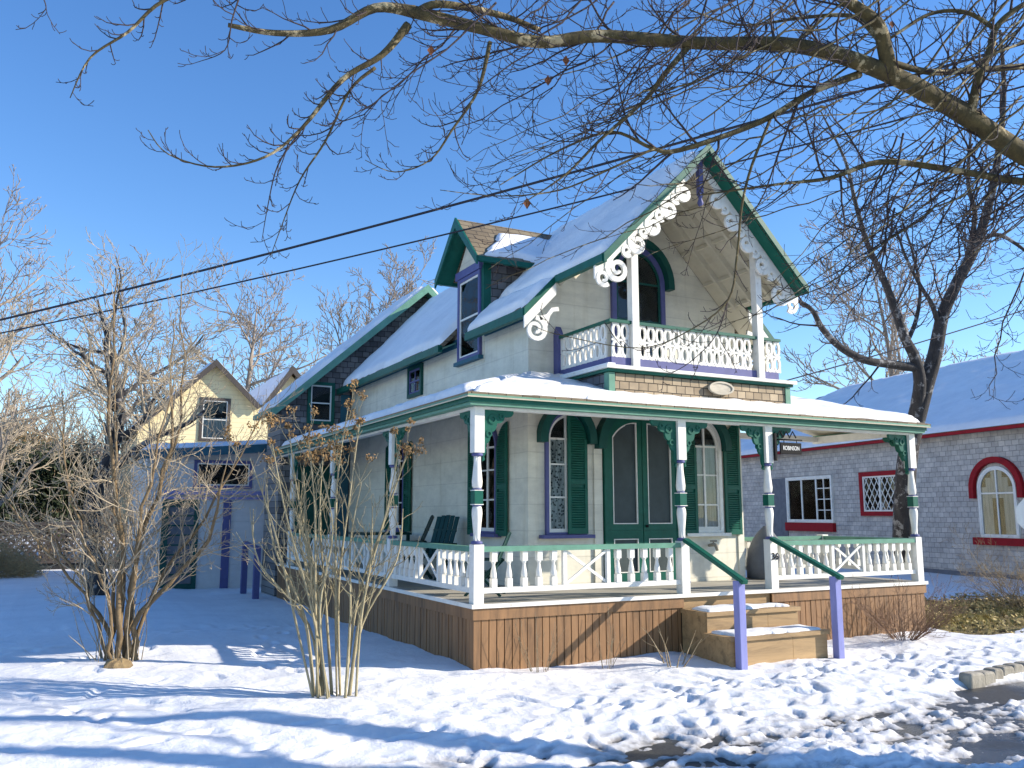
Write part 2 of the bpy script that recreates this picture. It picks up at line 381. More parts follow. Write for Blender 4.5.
me.polygons.foreach_set('use_smooth', np.ones(len(fc), bool)); me.update(); me.materials.append(M['snow'])
go = bpy.data.objects.new('ground', me); col.objects.link(go); tag(go, 'trodden white snow covering the yard in front of the cottage', 'snow', kind='structure')
m, t, b = nt('ground_snow'); v = coords(t)
n = N(t, 'ShaderNodeTexNoise', Scale=1.3, Detail=9.0, Roughness=.62); t.links.new(v, n.inputs['Vector'])
c_ = ramp(t, n.outputs['Fac'], [(.3,(.74,.75,.77,1)),(.62,(.86,.87,.88,1))])
n3 = N(t, 'ShaderNodeTexNoise', Scale=2.6, Detail=9.0, Roughness=.72); t.links.new(coords(t, (.7,1.6,1)), n3.inputs['Vector'])
sp3 = N(t, 'ShaderNodeSeparateXYZ'); t.links.new(v, sp3.inputs[0])
mr = N(t, 'ShaderNodeMapRange'); t.links.new(sp3.outputs['Y'], mr.inputs[0]); mr.inputs[1].default_value = -1.3; mr.inputs[2].default_value = -3.2
mrx = N(t, 'ShaderNodeMapRange'); t.links.new(sp3.outputs['X'], mrx.inputs[0]); mrx.inputs[1].default_value = -2.5; mrx.inputs[2].default_value = 1.5
mm = N(t, 'ShaderNodeMath', operation='MULTIPLY'); t.links.new(mr.outputs[0], mm.inputs[0]); t.links.new(mrx.outputs[0], mm.inputs[1])
rr3 = N(t, 'ShaderNodeMapRange'); t.links.new(n3.outputs['Fac'], rr3.inputs[0]); rr3.inputs[1].default_value = .50; rr3.inputs[2].default_value = .66
m2 = N(t, 'ShaderNodeMath', operation='MULTIPLY'); t.links.new(mm.outputs[0], m2.inputs[0]); t.links.new(rr3.outputs[0], m2.inputs[1])
m3 = N(t, 'ShaderNodeMath', operation='MULTIPLY'); t.links.new(m2.outputs[0], m3.inputs[0]); m3.inputs[1].default_value = .75
mz = N(t, 'ShaderNodeMapRange'); t.links.new(sp3.outputs['Z'], mz.inputs[0]); mz.inputs[1].default_value = ROAD+.045; mz.inputs[2].default_value = ROAD-.004   # thin wet slush next to the thawed road
nz_ = N(t, 'ShaderNodeTexNoise', Scale=14.0, Detail=5.0); t.links.new(v, nz_.inputs['Vector'])
mz2 = N(t, 'ShaderNodeMath', operation='MULTIPLY'); t.links.new(mz.outputs[0], mz2.inputs[0]); t.links.new(nz_.outputs['Fac'], mz2.inputs[1])
mz3 = N(t, 'ShaderNodeMath', operation='MULTIPLY', use_clamp=True); t.links.new(mz2.outputs[0], mz3.inputs[0]); mz3.inputs[1].default_value = 1.7
mxm = N(t, 'ShaderNodeMath', operation='MAXIMUM'); t.links.new(m3.outputs[0], mxm.inputs[0]); t.links.new(mz3.outputs[0], mxm.inputs[1])
mx = N(t, 'ShaderNodeMix', data_type='RGBA'); t.links.new(mxm.outputs[0], mx.inputs['Factor']); t.links.new(c_, mx.inputs[6]); mx.inputs[7].default_value = (.20,.18,.15,1)
t.links.new(mx.outputs[2], b.inputs['Base Color']); b.inputs['Roughness'].default_value = .55
n2 = N(t, 'ShaderNodeTexNoise', Scale=11.0, Detail=9.0, Roughness=.68); t.links.new(v, n2.inputs['Vector']); bump(t, b, n2.outputs['Fac'], .6, .03)
go.data.materials.clear(); go.data.materials.append(m)
m, t, b = nt('wet_asphalt')
n = N(t, 'ShaderNodeTexNoise', Scale=60.0, Detail=4.0); t.links.new(coords(t), n.inputs['Vector'])
n2 = N(t, 'ShaderNodeTexNoise', Scale=1.2, Detail=5.0); t.links.new(coords(t), n2.inputs['Vector'])
t.links.new(ramp(t, n.outputs['Fac'], [(.3,(.018,.019,.021,1)),(.7,(.06,.06,.058,1))]), b.inputs['Base Color'])
t.links.new(ramp(t, n2.outputs['Fac'], [(.4,(.15,.15,.15,1)),(.6,(.7,.7,.7,1))]), b.inputs['Roughness']); bump(t, b, n.outputs['Fac'], .5, .006)
M['asphalt'] = m
tag(MB().add([(-40,-14,ROAD),(40,-14,ROAD),(40,-2.62,ROAD),(-40,-2.62,ROAD)], [(0,1,2,3)]).build('road', M['asphalt']), 'wet dark asphalt road showing through the snow', 'road', kind='structure')
# leafy bed: soil with grass
m, t, b = nt('bed_soil')
n = N(t, 'ShaderNodeTexNoise', Scale=5.0, Detail=8.0, Roughness=.75); t.links.new(coords(t, (1,2.2,1)), n.inputs['Vector'])
t.links.new(ramp(t, n.outputs['Fac'], [(.32,(.03,.025,.015,1)),(.5,(.17,.13,.045,1)),(.66,(.36,.28,.09,1))]), b.inputs['Base Color']); b.inputs['Roughness'].default_value = .95
bump(t, b, n.outputs['Fac'], .9, .05)
gx = np.arange(7.3, 13.8, .1); gy = np.arange(-1.6, 3.4, .1); mb = MB()
vv = [(x, y, float(base_h(np.array(x),np.array(y))) - .04 + .05*float(vnoise(x*3,y*3,2))) for y in gy for x in gx]
mb.add(vv, [(j*len(gx)+i, j*len(gx)+i+1, (j+1)*len(gx)+i+1, (j+1)*len(gx)+i) for j in range(len(gy)-1) for i in range(len(gx)-1)], True)
tag(mb.build('planting_bed', m), 'bare brown planting bed of soil and yellow grass right of the porch', 'ground', kind='structure')

# ------------------------------------------------------------------ COTTAGE
WX0, WX1, WY = 1.55, 5.35, 1.55; CXM = 3.45
house = empty('cottage', (0,0,0), 'white and green gingerbread cottage with balcony, scrolled bargeboards and wraparound porch', 'house')
Ff = lambda u, z, d: (u, WY-d, z)
Fl = lambda u, z, d: (WX0-d, u, z)
RZ, SL = 6.70, 1.03
def rz(x): return RZ - abs(x-CXM)*SL
# walls
body = MB(); poly = [(WX0,.66),(WX1,.66),(WX1,rz(WX1)-.10),(CXM,RZ-.10),(WX0,rz(WX0)-.10)]
body.prism(lambda u,z,d: (u,d,z), poly, WY, 9.79); wall = body.build('wall', M['cream'], house)
cb = MB()                                                     # corner boards
cb.box((WX0-.02,WY-.02,.68),(WX0+.12,WY+.0,3.5)); cb.box((WX0-.02,WY+.001,.68),(WX0,WY+.12,3.5)); cb.box((WX1-.10,WY-.02,.68),(WX1+.02,WY-.001,3.5))
cb.box((2.60,WY-.03,.68),(2.74,WY-.001,2.66))
each(cb, 'corner_board', M['cream'], house)
# porch deck and skirt
DX1, DL = 7.5, 9.6
dk = MB(); dk.box((-.02,-.02,.635),(DX1+.02,1.54,.67)); dk.box((-.02,1.541,.635),(1.54,DL,.67)); dk.box((5.36,1.541,.635),(DX1+.02,1.95,.67)); dk.build('porch_deck', M['deck'], house)
de = MB(); de.box((-.035,-.035,.628),(DX1+.035,-.021,.674)); de.box((-.035,-.02,.628),(-.021,DL,.674)); each(de, 'deck_edge', M['white'], house)
dkb = MB(); dkb.box((.06,.06,-.2),(DX1-.05,1.9,.63)); dkb.box((.06,1.901,-.2),(1.5,DL,.63)); dkb.build('skirt_gap_shade', M['dark'], house)  # near-black block paints the shade behind the gaps in the skirt
skm = MB(); rr = random.Random(3)
def boards_x(x0, x1, y):
    x = x0
    while x < x1-.02:
        w_ = min(.098, x1-x); skm.box((x+.006, y+rr.uniform(0,.006), -.22), (x+w_-.006, y+.02, .50)); x += w_
boards_x(.0, 2.9, .005); skm.build('skirt', M['skirt'], house); skm = MB(); boards_x(4.45, DX1, .005); skm.build('skirt', M['skirt'], house); skm = MB()
y = .02
while y < DL: skm.box((.004+rr.uniform(0,.006), y+.006, -.22), (.024, y+.092, .50)); y += .098
skm.build('skirt', M['skirt'], house); skm = MB()
y = .03
while y < 1.9: skm.box((DX1-.024, y+.005, -.22), (DX1-.004, y+.137, .50)); y += .142
skm.build('skirt', M['skirt'], house)
sb = MB(); sb.box((-.012,-.012,.502),(2.93,.02,.626)); sb.box((4.42,-.012,.502),(DX1+.012,.02,.626)); sb.box((-.012,.021,.502),(.02,DL,.626)); sb.box((DX1-.02,.021,.502),(DX1+.012,1.95,.626)); each(sb, 'skirt_band', M['skirt'], house)
# steps
st = MB()
st.box((2.94,.025,.42),(4.41,.05,.63))
def step_box(y0, y1, zt, zb, x0, x1):
    s_ = MB(); s_.box((x0,y0+.012,zb),(x1,y1,zt-.052)); s_.box((x0+.002,y0,zb),(x0+.98,y0+.010,zt-.056)); s_.box((x0+.986,y0+.002,zb),(x1-.002,y0+.010,zt-.056)); s_.box((x0+.4,y0-.0305,zt-.03),(x0+.404,y0-.03,zt-.02)); s_.box((x0-.02,y0-.03,zt-.05),(x1+.02,y1,zt)); return s_
stp = st.build('step_riser', M['step'], house)
step_box(-.48,.0,.49,-.2,2.90,4.40).build('step', M['step'], house, bevel=.008)
step_box(-.93,-.482,.25,-.2,2.86,4.42).build('step', M['step'], house, bevel=.008)
for x in (2.95, 4.52):
    nm = MB(); nm.box((x-.05,-1.06,-.25),(x+.05,-.96,.90)); nw = nm.build('newel_post', M['lilac'], house, bevel=.006)
    xt = 2.99 if x < 4 else 4.47
    MB().bar((x,-1.12,.885),(xt,.0,1.345),.085,.05).build('stair_rail', M['green'], house, bevel=.006)
# porch posts --------------------------------------------------
def vase(z0, z1, flip=False):
    p = [(.034,0),(.036,.08),(.044,.3),(.056,.62),(.062,.78),(.058,.92),(.046,1.0)]
    if flip: p = [(r_, 1-t_) for r_, t_ in reversed(p)]
    return [(r_, z0+(z1-z0)*t_) for r_, t_ in p]
pm = MB(); pm.box((-.063,-.063,.67),(.063,.063,1.33)); pm.box((-.063,-.063,2.37),(.063,.063,2.90)); pm.lathe(vase(1.37,1.76)); pm.lathe(vase(1.96,2.33,True)); pm.box((-.03,-.03,1.3),(.03,.03,2.4)); P_me = pm.mesh('porch_post', M['white'])
C_mes = []
for z in (1.33, 2.33): C_mes.append(MB().lathe([(.05,z),(.066,z+.008),(.066,z+.03),(.05,z+.04)]).mesh('collar', M['purple']))
for z in (1.757, 1.943): C_mes.append(MB().lathe([(.045,z),(.056,z+.006),(.056,z+.014),(.045,z+.02)], n=12).mesh('collar', M['purple']))
gm = MB(); gm.box((-.053,-.053,1.785),(.053,.053,1.935)); G_me = gm.mesh('green_band', M['green'])
gm = MB(); gm.box((-.058,-.058,1.775),(.058,.058,1.784)); gm.box((-.058,-.058,1.936),(.058,.058,1.945)); E_me = gm.mesh('band_edge', M['white'])
def bracket_poly():
    pts = [(0,0),(.40,0),(.40,-.05)]
    for k in range(1, 33):
        t_ = k/33; x = .40*(1-t_)**1.15; z = -.05 - .53*t_**1.25
        o = .035*abs(math.sin(t_*PI*5)); cx_ = math.sin(t_*PI)*.045
        pts.append((x-cx_+o*.7, z+cx_-o*.7))
    pts += [(.03,-.60),(0,-.62)]
    return pts
BP = bracket_poly()
def bracket_mesh(dx, dy):
    F = lambda u, z, d: (dx*(.064+u) + abs(dy)*d, dy*(.064+u) + abs(dx)*d, 2.895+z)
    b_ = MB(); b_.prism(F, BP, -.018, .018)
    # raised rosettes and a spiral
    for (u, z, r_) in ((.12,-.13,.055),(.24,-.09,.035),(.075,-.30,.04)):
        ring = [(u+r_*math.cos(a*PI/6), z+r_*math.sin(a*PI/6)) for a in range(12)]; inn = [(u+r_*.55*math.cos(a*PI/6), z+r_*.55*math.sin(a*PI/6)) for a in range(12)]
        b_.ring(F, ring, inn, -.03, .03)
    return b_.mesh('bracket', M['green'])
B_me = {k: bracket_mesh(*k) for k in ((1,0),(-1,0),(0,1),(0,-1))}
PY = [2.85, 5.85, 8.75]
posts = [((.065,.065), [(1,0),(0,1)]), ((2.99,.065), [(1,0),(-1,0)]), ((4.50,.065), [(1,0),(-1,0)]), ((7.435,.065), [(-1,0),(0,1)])] + [((.065,y), [(0,1),(0,-1)]) for y in PY]
for (px_, py_), brs in posts:
    p = inst('porch_post', P_me, house, (px_,py_,0))
    [inst('collar', c_, p, (0,0,0)) for c_ in C_mes]; inst('green_band', G_me, p, (0,0,0)); inst('band_edge', E_me, p, (0,0,0))
    for b_ in brs: inst('bracket', B_me[b_], p, (0,0,0))
# beam and eave mouldings
bm_ = MB(); bm_.box((.01,.01,2.875),(7.49,.12,2.99)); bm_.box((.01,.121,2.875),(.12,9.7,2.99)); bm_.box((7.38,.121,2.875),(7.49,1.95,2.99)); bm_.box((5.36,1.84,2.9),(7.379,1.95,2.99)); each(bm_, 'porch_beam', M['white'], house)
def eave(o0, o1, z0, z1, mt, nm):
    e = MB(); e.box((-o1,-o1,z0),(7.5+o1,-o0,z1)); e.box((-o1,-o0+.001,z0),(-o0,9.78,z1)); e.box((7.5+o0,-o0+.001,z0),(7.5+o1,2.05,z1)); each(e, nm, mt, house)
eave(.0,.105,2.905,2.938,M['pale_green'],'eave_moulding'); eave(.0,.125,2.939,2.995,M['green'],'fascia'); eave(.0,.165,2.996,3.022,M['pale_green'],'eave_moulding')
# porch roof
E0, EZ, TZ = -.17, 3.03, 3.56
q_front = [(E0,E0,EZ),(7.67,E0,EZ),(WX1,WY,TZ),(WX0,WY,TZ)]
q_left = [(E0,9.78,EZ),(E0,E0,EZ),(WX0,WY,TZ),(WX0,9.78,TZ)]
q_right = [(7.67,E0,EZ),(7.67,2.05,EZ),(WX1,2.05,TZ),(WX1,WY,TZ)]
pr = MB()
for q in (q_front, q_left, q_right): pr.slab([(a,b,c+.012) for a,b,c in q], .03)
pr.build('porch_roof', M['roof'], house)
pc = MB()
for q in (q_front, q_left, q_right): pc.slab([(a,b,c-.03) for a,b,c in q], .015)
for x in np.arange(.6,7.2,.61): 
    yy = min(1.5, max(.2, x-.1, ) if x < 1.5 else 1.5); yy = min(yy, max(.2, (7.6-x)*.72))
    pc.bar((x,.1,2.985),(x,yy,2.985+(yy-.1)*.31),.045,.09)
for y in np.arange(1.7,9.5,.61): pc.bar((.1,y,2.985),(1.5,y,2.985+1.4*.31),.045,.09)
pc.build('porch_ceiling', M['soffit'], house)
# railings ------------------------------------------------------
bl = MB(); bl.box((-.034,-.034,.845),(.034,.034,.945)); bl.box((-.034,-.034,1.135),(.034,.034,1.25))
bl.lathe([(.034,.945),(.039,.96),(.037,1.0),(.025,1.06),(.018,1.105),(.03,1.125),(.034,1.135)], n=8); BA_me = bl.mesh('baluster', M['white'])
def railing(a, b, pattern=True, n=5, double=False):
    a = Vector((a[0],a[1],0)); b = Vector((b[0],b[1],0)); L = (b-a).length; t_ = (b-a)/L
    P = lambda s, z: a + t_*s + Vector((0,0,z))
    root = MB().bar(P(0,.815), P(L,.815), .055, .06).build('railing', M['white'], house)
    MB().bar(P(0,1.277), P(L,1.277), .105, .06).build('handrail', M['pale_green'], root)
    xw = .62 if pattern else 0; s0 = (L-xw)/2
    if pattern:
        xb = MB()
        for s in (s0, s0+xw): xb.bar(P(s,.846), P(s,1.246), .05, .05, up=tuple(t_))
        nrm = t_.cross(Vector((0,0,1)))
        xb.bar(P(s0+.026,.86)+nrm*.009, P(s0+xw-.026,1.235)+nrm*.009, .034, .017, up=tuple(nrm)); xb.bar(P(s0+.026,1.235)-nrm*.009, P(s0+xw-.026,.86)-nrm*.009, .034, .017, up=tuple(nrm))
        xb.build('cross_panel', M['white'], root)
        ss = [s0*(k+.75)/(n+.5) for k in range(n)]; ss = ss + [L-s for s in ss]
    else:
        ss = [L*(k+.5)/n for k in range(n)]
    for s in ss: inst('baluster', BA_me, root, tuple(P(s,0)))
    return root
railing((.13,.065),(2.925,.065)); railing((4.565,.065),(7.37,.065), n=6)
yp = [.13, 2.785, 2.915, 5.785, 5.915, 8.685]
for k in range(3): railing((.065,yp[2*k]),(.065,yp[2*k+1]))
railing((7.435,.13),(7.435,1.85), False, 9); railing((5.40,1.885),(7.37,1.885), False, 14)
for k in range(1):
    ep = MB(); ep.box((7.37,1.82,.67),(7.50,1.95,1.33)); ep.build('rail_post', M['white'], house)

# arched windows ------------------------------------------------
def arch(u0, u1, zb, zs, za, n=9):
    a = (u1-u0)/2; h = za-zs; Rr = max((a*a+h*h)/(2*a), 1e-6); out = [(u0,zb)]
    th = math.asin(min(h/Rr,1.0)) if h <= Rr else PI/2
    L_ = [(u0+Rr-Rr*math.cos(th*k/n), zs+Rr*math.sin(th*k/n)) for k in range(n+1)]
    return out + L_ + [(u0+u1-p, z) for p, z in reversed(L_[:-1])] + [(u1,zb)]
def shutter(F, parent, u0, u1, zb, zs, za, tall, closed_d=.07, th=.028):
    """half-arch louvred leaf; tall = the side ('l'/'r') that reaches the apex"""
    w_ = u1-u0
    full = arch(u0, u0+2*w_, zb, zs, za) if tall == 'r' else arch(u0-w_, u1, zb, zs, za)
    mid = u1 if tall == 'r' else u0
    def half(off):
        pts = arch((u0 if tall=='r' else u0-w_)+off, (u0+2*w_ if tall=='r' else u1)-off, zb+off, zs, za-off*1.3)
        if tall == 'r': h_ = [p for p in pts if p[0] <= u1-off*1.0 + 1e-6]; top = max(p[1] for p in h_); return h_ + [(u1-off, top), (u1-off, zb+off)]
        h_ = [p for p in pts if p[0] >= u0+off - 1e-6]; top = max(p[1] for p in h_); return [(u0+off, zb+off),(u0+off, top)] + h_
    o_ = half(0); s_ = MB(); fw_ = .045
    back = s_; 
    s_.prism(F, o_, closed_d, closed_d+.006)
    # stiles, rails
    s_.fbox(F, u0, u0+fw_, zb, (zs if tall=='r' else za-.03), closed_d+.006, closed_d+th); s_.fbox(F, u1-fw_, u1, zb, (za-.03 if tall=='r' else zs), closed_d+.006, closed_d+th)
    zm = zb+(zs-zb)*.52
    for z0, z1 in ((zb,zb+.07),(zm,zm+.06)): s_.fbox(F, u0+fw_+.001, u1-fw_-.001, z0, z1, closed_d+.006, closed_d+th)
    z = zb+.085
    while z < za-.06:
        if not (zm-.03 < z < zm+.06):
            # clip by arch
            if z > zs:
                xs_ = [p for p in o_]; a = w_; h = za-zs; Rr = (a*a+h*h)/(2*a); dz = z+.02-zs
                off = Rr - math.sqrt(max(Rr*Rr-dz*dz, 0))
                lo, hi = (u0+off+.012, u1-fw_) if tall=='r' else (u0+fw_, u1-off-.012)
            else: lo, hi = u0+fw_, u1-fw_
            if hi-lo > .03:
                P_ = [F(lo,z,closed_d+.008),F(hi,z,closed_d+.008),F(hi,z-.016,closed_d+.026),F(lo,z-.016,closed_d+.026)]
                P2 = [(p[0],p[1],p[2]+.012) for p in P_]
                s_.add(P_+P2, [(0,1,2,3),(7,6,5,4),(0,4,5,1),(2,6,7,3),(1,5,6,2),(0,3,7,4)])
        z += .034
    return s_.build('shutter', M['green'], parent)
def arched_window(F, u0, u1, zb, zs, za, casing, hood=None, curtain='lace', hw=.13, mull=True, bars=(.36,.68), sill=True, nm='window', sash='white', cw=.055, mstyle=None):
    o_ = arch(u0,u1,zb,zs,za); i_ = arch(u0+cw,u1-cw,zb+cw*.7,zs,za-cw*1.2)
    root = MB().ring(F, o_, i_, .001, .055).build(nm, casing, house)
    j_ = arch(u0+cw+.034,u1-cw-.034,zb+cw*.7+.05,zs,za-cw*1.2-.04)
    s_ = MB().ring(F, i_, j_, .004, .036); uc = (u0+u1)/2
    if mull: s_.fbox(F, uc-.016, uc+.016, zb+cw, za-cw*1.3-.01, .0045, .037)
    for k in bars: z = zb+(zs-zb+.1)*k; s_.fbox(F, u0+cw+.01, u1-cw-.01, z-.011, z+.011, .005, .033)
    s_.fbox(F, u0+cw+.01, u1-cw-.01, zs-.014, zs+.014, .0055, .0335)
    s_.build('sash', M[sash], root)
    MB().prism(F, arch(u0+.02,u1-.02,zb+.02,zs,za-.03), .001, .0025).build('room_shade', M['dark'], root)  # flat near-black sheet paints the unlit room behind the pane
    if curtain: 
        MB().prism(F, arch(u0+cw,u1-cw,zb+cw*.7,zs,zs+.01+.0*za), .006, .008).build('curtain', M[curtain], root)
    MB().prism(F, i_, .018, .021).build('pane', M['glass'], root)
    if sill: MB().fbox(F, u0-.09, u1+.09, zb-.05, zb-.002, .001, .12).build('sill', M['purple'] if casing != M['white'] else M['white'], root)
    if hood:
        h_ = arch(u0-hw,u1+hw,zs-.06,zs,za+hw*.95)[0:]; g_ = arch(u0-.012,u1+.012,zs-.06,zs,za+.014)
        MB().ring(F, h_, g_, .001, .15, closed=False).build('hood', hood, root)
    return root
w2 = arched_window(Ff, 1.80,2.46,1.39,2.72,3.12, M['purple'], M['hood'], cw=.045); shutter(Ff, w2, 2.13,2.45,1.40,2.72,3.09,'l')
w3 = arched_window(Ff, 4.28,4.94,1.39,2.70,3.14, M['white'], M['hood'], 'curtain', cw=.06, bars=(.3,.62,)); shutter(Ff, w3, 4.99,5.31,1.36,2.68,3.12,'r',.03); shutter(Ff, w3, 4.10,4.42,1.36,2.68,3.12,'l',.06)
w1 = arched_window(Fl, 2.46,3.10,1.39,2.66,3.03, M['purple'], None, cw=.045); shutter(Fl, w1, 2.12,2.45,1.36,2.66,3.00,'l',.03); shutter(Fl, w1, 3.11,3.44,1.36,2.66,3.00,'r',.03)
w4 = arched_window(Fl, 6.3,6.95,1.39,2.66,3.03, M['purple'], None, cw=.045); shutter(Fl, w4, 5.95,6.28,1.36,2.66,3.00,'l',.03); shutter(Fl, w4, 6.97,7.30,1.36,2.66,3.00,'r',.03)
# front double screen door
du0, du1, duc, dzs, dza = 2.76, 4.10, 3.43, 2.62, 3.17
o_ = arch(du0,du1,.672,dzs,dza); i_ = arch(du0+.06,du1-.06,.69,dzs,dza-.06)
door = MB().ring(Ff, o_, i_, .001, .06).build('double_door', M['green'], house)
MB().prism(Ff, arch(du0+.02,du1-.02,.675,dzs,dza-.02), .001, .004).build('room_shade', M['dark'], door)  # darkness behind the door screens, painted as a thin black sheet
MB().ring(Ff, arch(du0-.15,du1+.13,dzs-.02,dzs,dza+.12), arch(du0-.012,du1+.012,dzs-.02,dzs,dza+.013), .001, .16, closed=False).build('hood', M['hood'], door)
def archz(u):
    a = (du1-du0)/2-.06; h = dza-.06-dzs; Rr = (a*a+h*h)/(2*a); x = (a-abs(u-duc)); x = max(min(x,2*a),0)
    return dzs + math.sqrt(max(Rr*Rr-(Rr-x)**2, 0))
for s in (-1, 1):
    ua, ub = (du0+.062, duc-.006) if s < 0 else (duc+.006, du1-.062)
    lf = MB(); bd = .088 ; hinge, meet = (ua, ub) if s < 0 else (ub, ua)
    # upper light outline (half arch) and lower panel
    n_ = 12
    def outl(a0, a1, z0, drop): 
        return [(a0,z0)] + [(a0+(a1-a0)*k/n_, archz(a0+(a1-a0)*k/n_)-drop) for k in range(n_+1)] + [(a1,z0)]
    if s < 0: A = outl(ua, ub, 1.44, .002); Bp = outl(ua+bd*.95, ub-bd, 1.53, .115)
    else: A = outl(ua, ub, 1.44, .002); Bp = outl(ua+bd, ub-bd*.95, 1.53, .115)
    lf.ring(Ff, A, Bp, .006, .05); lf.ring(Ff, [(ua,.70),(ua,1.438),(ub,1.438),(ub,.70)], [(ua+bd,.84),(ua+bd,1.32),(ub-bd,1.32),(ub-bd,.84)], .006, .05)
    leaf = lf.build('door_leaf', M['green'], door)
    MB().prism(Ff, Bp, .02, .024).build('screen', M['screen'], door); MB().fbox(Ff, ua+bd, ub-bd, .84, 1.32, .02, .024).build('screen', M['screen'], door)
    tr = MB(); C2 = [(p[0]+(.014 if p[0] < (ua+ub)/2 else -.014), p[1]+(.014 if p[1] < 1.6 else -.014)) for p in Bp]
    tr.ring(Ff, Bp, C2, .03, .056); q_ = [(ua+bd,.84),(ua+bd,1.32),(ub-bd,1.32),(ub-bd,.84)]; q2 = [(ua+bd+.013,.853),(ua+bd+.013,1.307),(ub-bd-.013,1.307),(ub-bd-.013,.853)]
    tr.ring(Ff, q_, q2, .03, .056); tr.build('screen_bead', M['white'], door)
MB().lathe([(.012,0),(.022,.01),(.022,.03),(.01,.04)], (duc+.05, WY-.075, 1.48), 10).build('handle', M['black'], door)
MB().fbox(Ff, du0-.05, du1+.05, .671, .70, .001, .2).build('threshold', M['purple'], door)
# upstairs balcony window-door
wb = arched_window(Ff, 2.95,3.93,3.72,5.15,5.74, M['purple'], M['hood'], None, hw=.12, bars=(.55,), sill=False, nm='balcony_door', sash='hood', cw=.08)
# small left windows
def rect_window(F, parent, u0, u1, z0, z1, casing, cw=.06, bars=True, curtain=None, head=None, sash='white', nx_=2, nz=2, sill=None, nm='window'):
    R4 = lambda a: [(u0+a,z0+a),(u0+a,z1-a),(u1-a,z1-a),(u1-a,z0+a)]
    root = MB().ring(F, R4(0), R4(cw), .001, .05).build(nm, casing, parent)
    s_ = MB().ring(F, R4(cw), R4(cw+.03), .004, .033); a = cw+.01
    for k in range(1,nx_): u = u0+(u1-u0)*k/nx_; s_.fbox(F, u-.011, u+.011, z0+a, z1-a, .0045, .03)
    for k in range(1,nz): z = z0+(z1-z0)*k/nz; s_.fbox(F, u0+a, u1-a, z-.014, z+.014, .005, .031)
    s_.build('sash', M[sash], root)
    MB().fbox(F, u0+.01, u1-.01, z0+.01, z1-.01, .001, .003).build('room_shade', M['dark'], root)  # thin sheet on the wall, coloured as the dark room would look
    if curtain: MB().fbox(F, u0+cw, u1-cw, z0+cw, z0+cw+(z1-z0-2*cw)*.55, .006, .008).build('curtain', M[curtain], root)
    MB().fbox(F, u0+cw, u1-cw, z0+cw, z1-cw, .017, .02).build('pane', M['glass'], root)
    if sill: MB().fbox(F, u0-.05, u1+.05, z0-.06, z0-.001, .001, .09).build('sill', sill, root)
    return root
rect_window(Fl, house, 5.5,6.2,3.80,4.38, M['hood'], .07, sash='purple')
# main roof ------------------------------------------------------
rf = MB()
for s in (-1, 1):
    X_ = lambda h: CXM + s*h
    rf.slab([(X_(0),1.06,RZ),(X_(1.88),1.06,RZ-1.88*SL),(X_(1.88),9.9,RZ-1.88*SL),(X_(0),9.9,RZ)], .06)
    for ya, yb in ((1.06,2.96),(3.99,9.9)): rf.slab([(X_(1.881),ya,RZ-1.881*SL),(X_(2.2),ya,RZ-2.2*SL),(X_(2.2),yb,RZ-2.2*SL),(X_(1.881),yb,RZ-1.881*SL)], .06)
    rf.slab([(X_(0),-.16,RZ),(X_(1.72),-.16,RZ-1.72*SL),(X_(1.72),1.058,RZ-1.72*SL),(X_(0),1.058,RZ)], .06)
rf.build('roof', M['roof'], house)
so_ = MB()                                                     # boarded underside of the overhang, rafters, collar
for s in (-1, 1):
    X_ = lambda h: CXM + s*h
    so_.slab([(X_(.0),.065,RZ-.075),(X_(1.70),.065,RZ-1.70*SL-.075),(X_(1.70),1.54,RZ-1.70*SL-.075),(X_(0),1.54,RZ-.075)], .02)
    so_.slab([(X_(1.70),1.08,RZ-1.70*SL-.075),(X_(2.17),1.08,RZ-2.17*SL-.075),(X_(2.17),1.54,RZ-2.17*SL-.075),(X_(1.70),1.54,RZ-1.70*SL-.075)], .02)
    for y in (.42,.80,1.18): so_.bar((X_(.1),y,RZ-.10*SL-.16),(X_(1.62),y,RZ-1.62*SL-.16),.05,.10)
    for h in (.42,.84,1.26,1.6): so_.bar((X_(h),.05,RZ-h*SL-.135),(X_(h),1.5,RZ-h*SL-.135),.05,.05)
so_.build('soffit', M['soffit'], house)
# green verge boards and white bargeboards
vg = MB(); bb = MB()
for s in (-1, 1):
    vs_q = MB(); vs_q.slab([(CXM,-.158,RZ-.091),(CXM+s*1.74,-.158,RZ-1.74*SL-.091),(CXM+s*1.74,.026,RZ-1.74*SL-.091),(CXM,.026,RZ-.091)], .012); vs_q.build('verge_soffit', M['green'], house)
    for (h0, h1, y_) in ((0,1.76,-.19),(1.74,2.24,1.03)):
        F = lambda u, z, d, y_=y_: (CXM+s*u, y_+d, z)
        vg.prism(F, [(h0,RZ-h0*SL+.03),(h1,RZ-h1*SL+.03),(h1,RZ-h1*SL-.08),(h0,RZ-h0*SL-.08)], 0, .028)
        if y_ < 0: F = lambda u, z, d: (CXM+s*u, .028+d, z)
        bb.prism(F, [(h0,RZ-h0*SL-.077),(h1,RZ-h1*SL-.077),(h1,RZ-h1*SL-.25),(h0,RZ-h0*SL-.25)], .004, .032)
    vg.box((CXM+s*1.70,-.161,RZ-1.76*SL-.07),(CXM+s*1.775,1.02,RZ-1.76*SL+.03))
    vg.box((CXM+s*2.17,1.06,RZ-2.24*SL-.09),(CXM+s*2.25,2.95,RZ-2.24*SL+.03)); vg.box((CXM+s*2.17,4.0,RZ-2.24*SL-.09),(CXM+s*2.25,9.9,RZ-2.24*SL+.03))
each(vg, 'verge_board', M['green'], house); bbo = each(bb, 'bargeboard', M['white'], house)
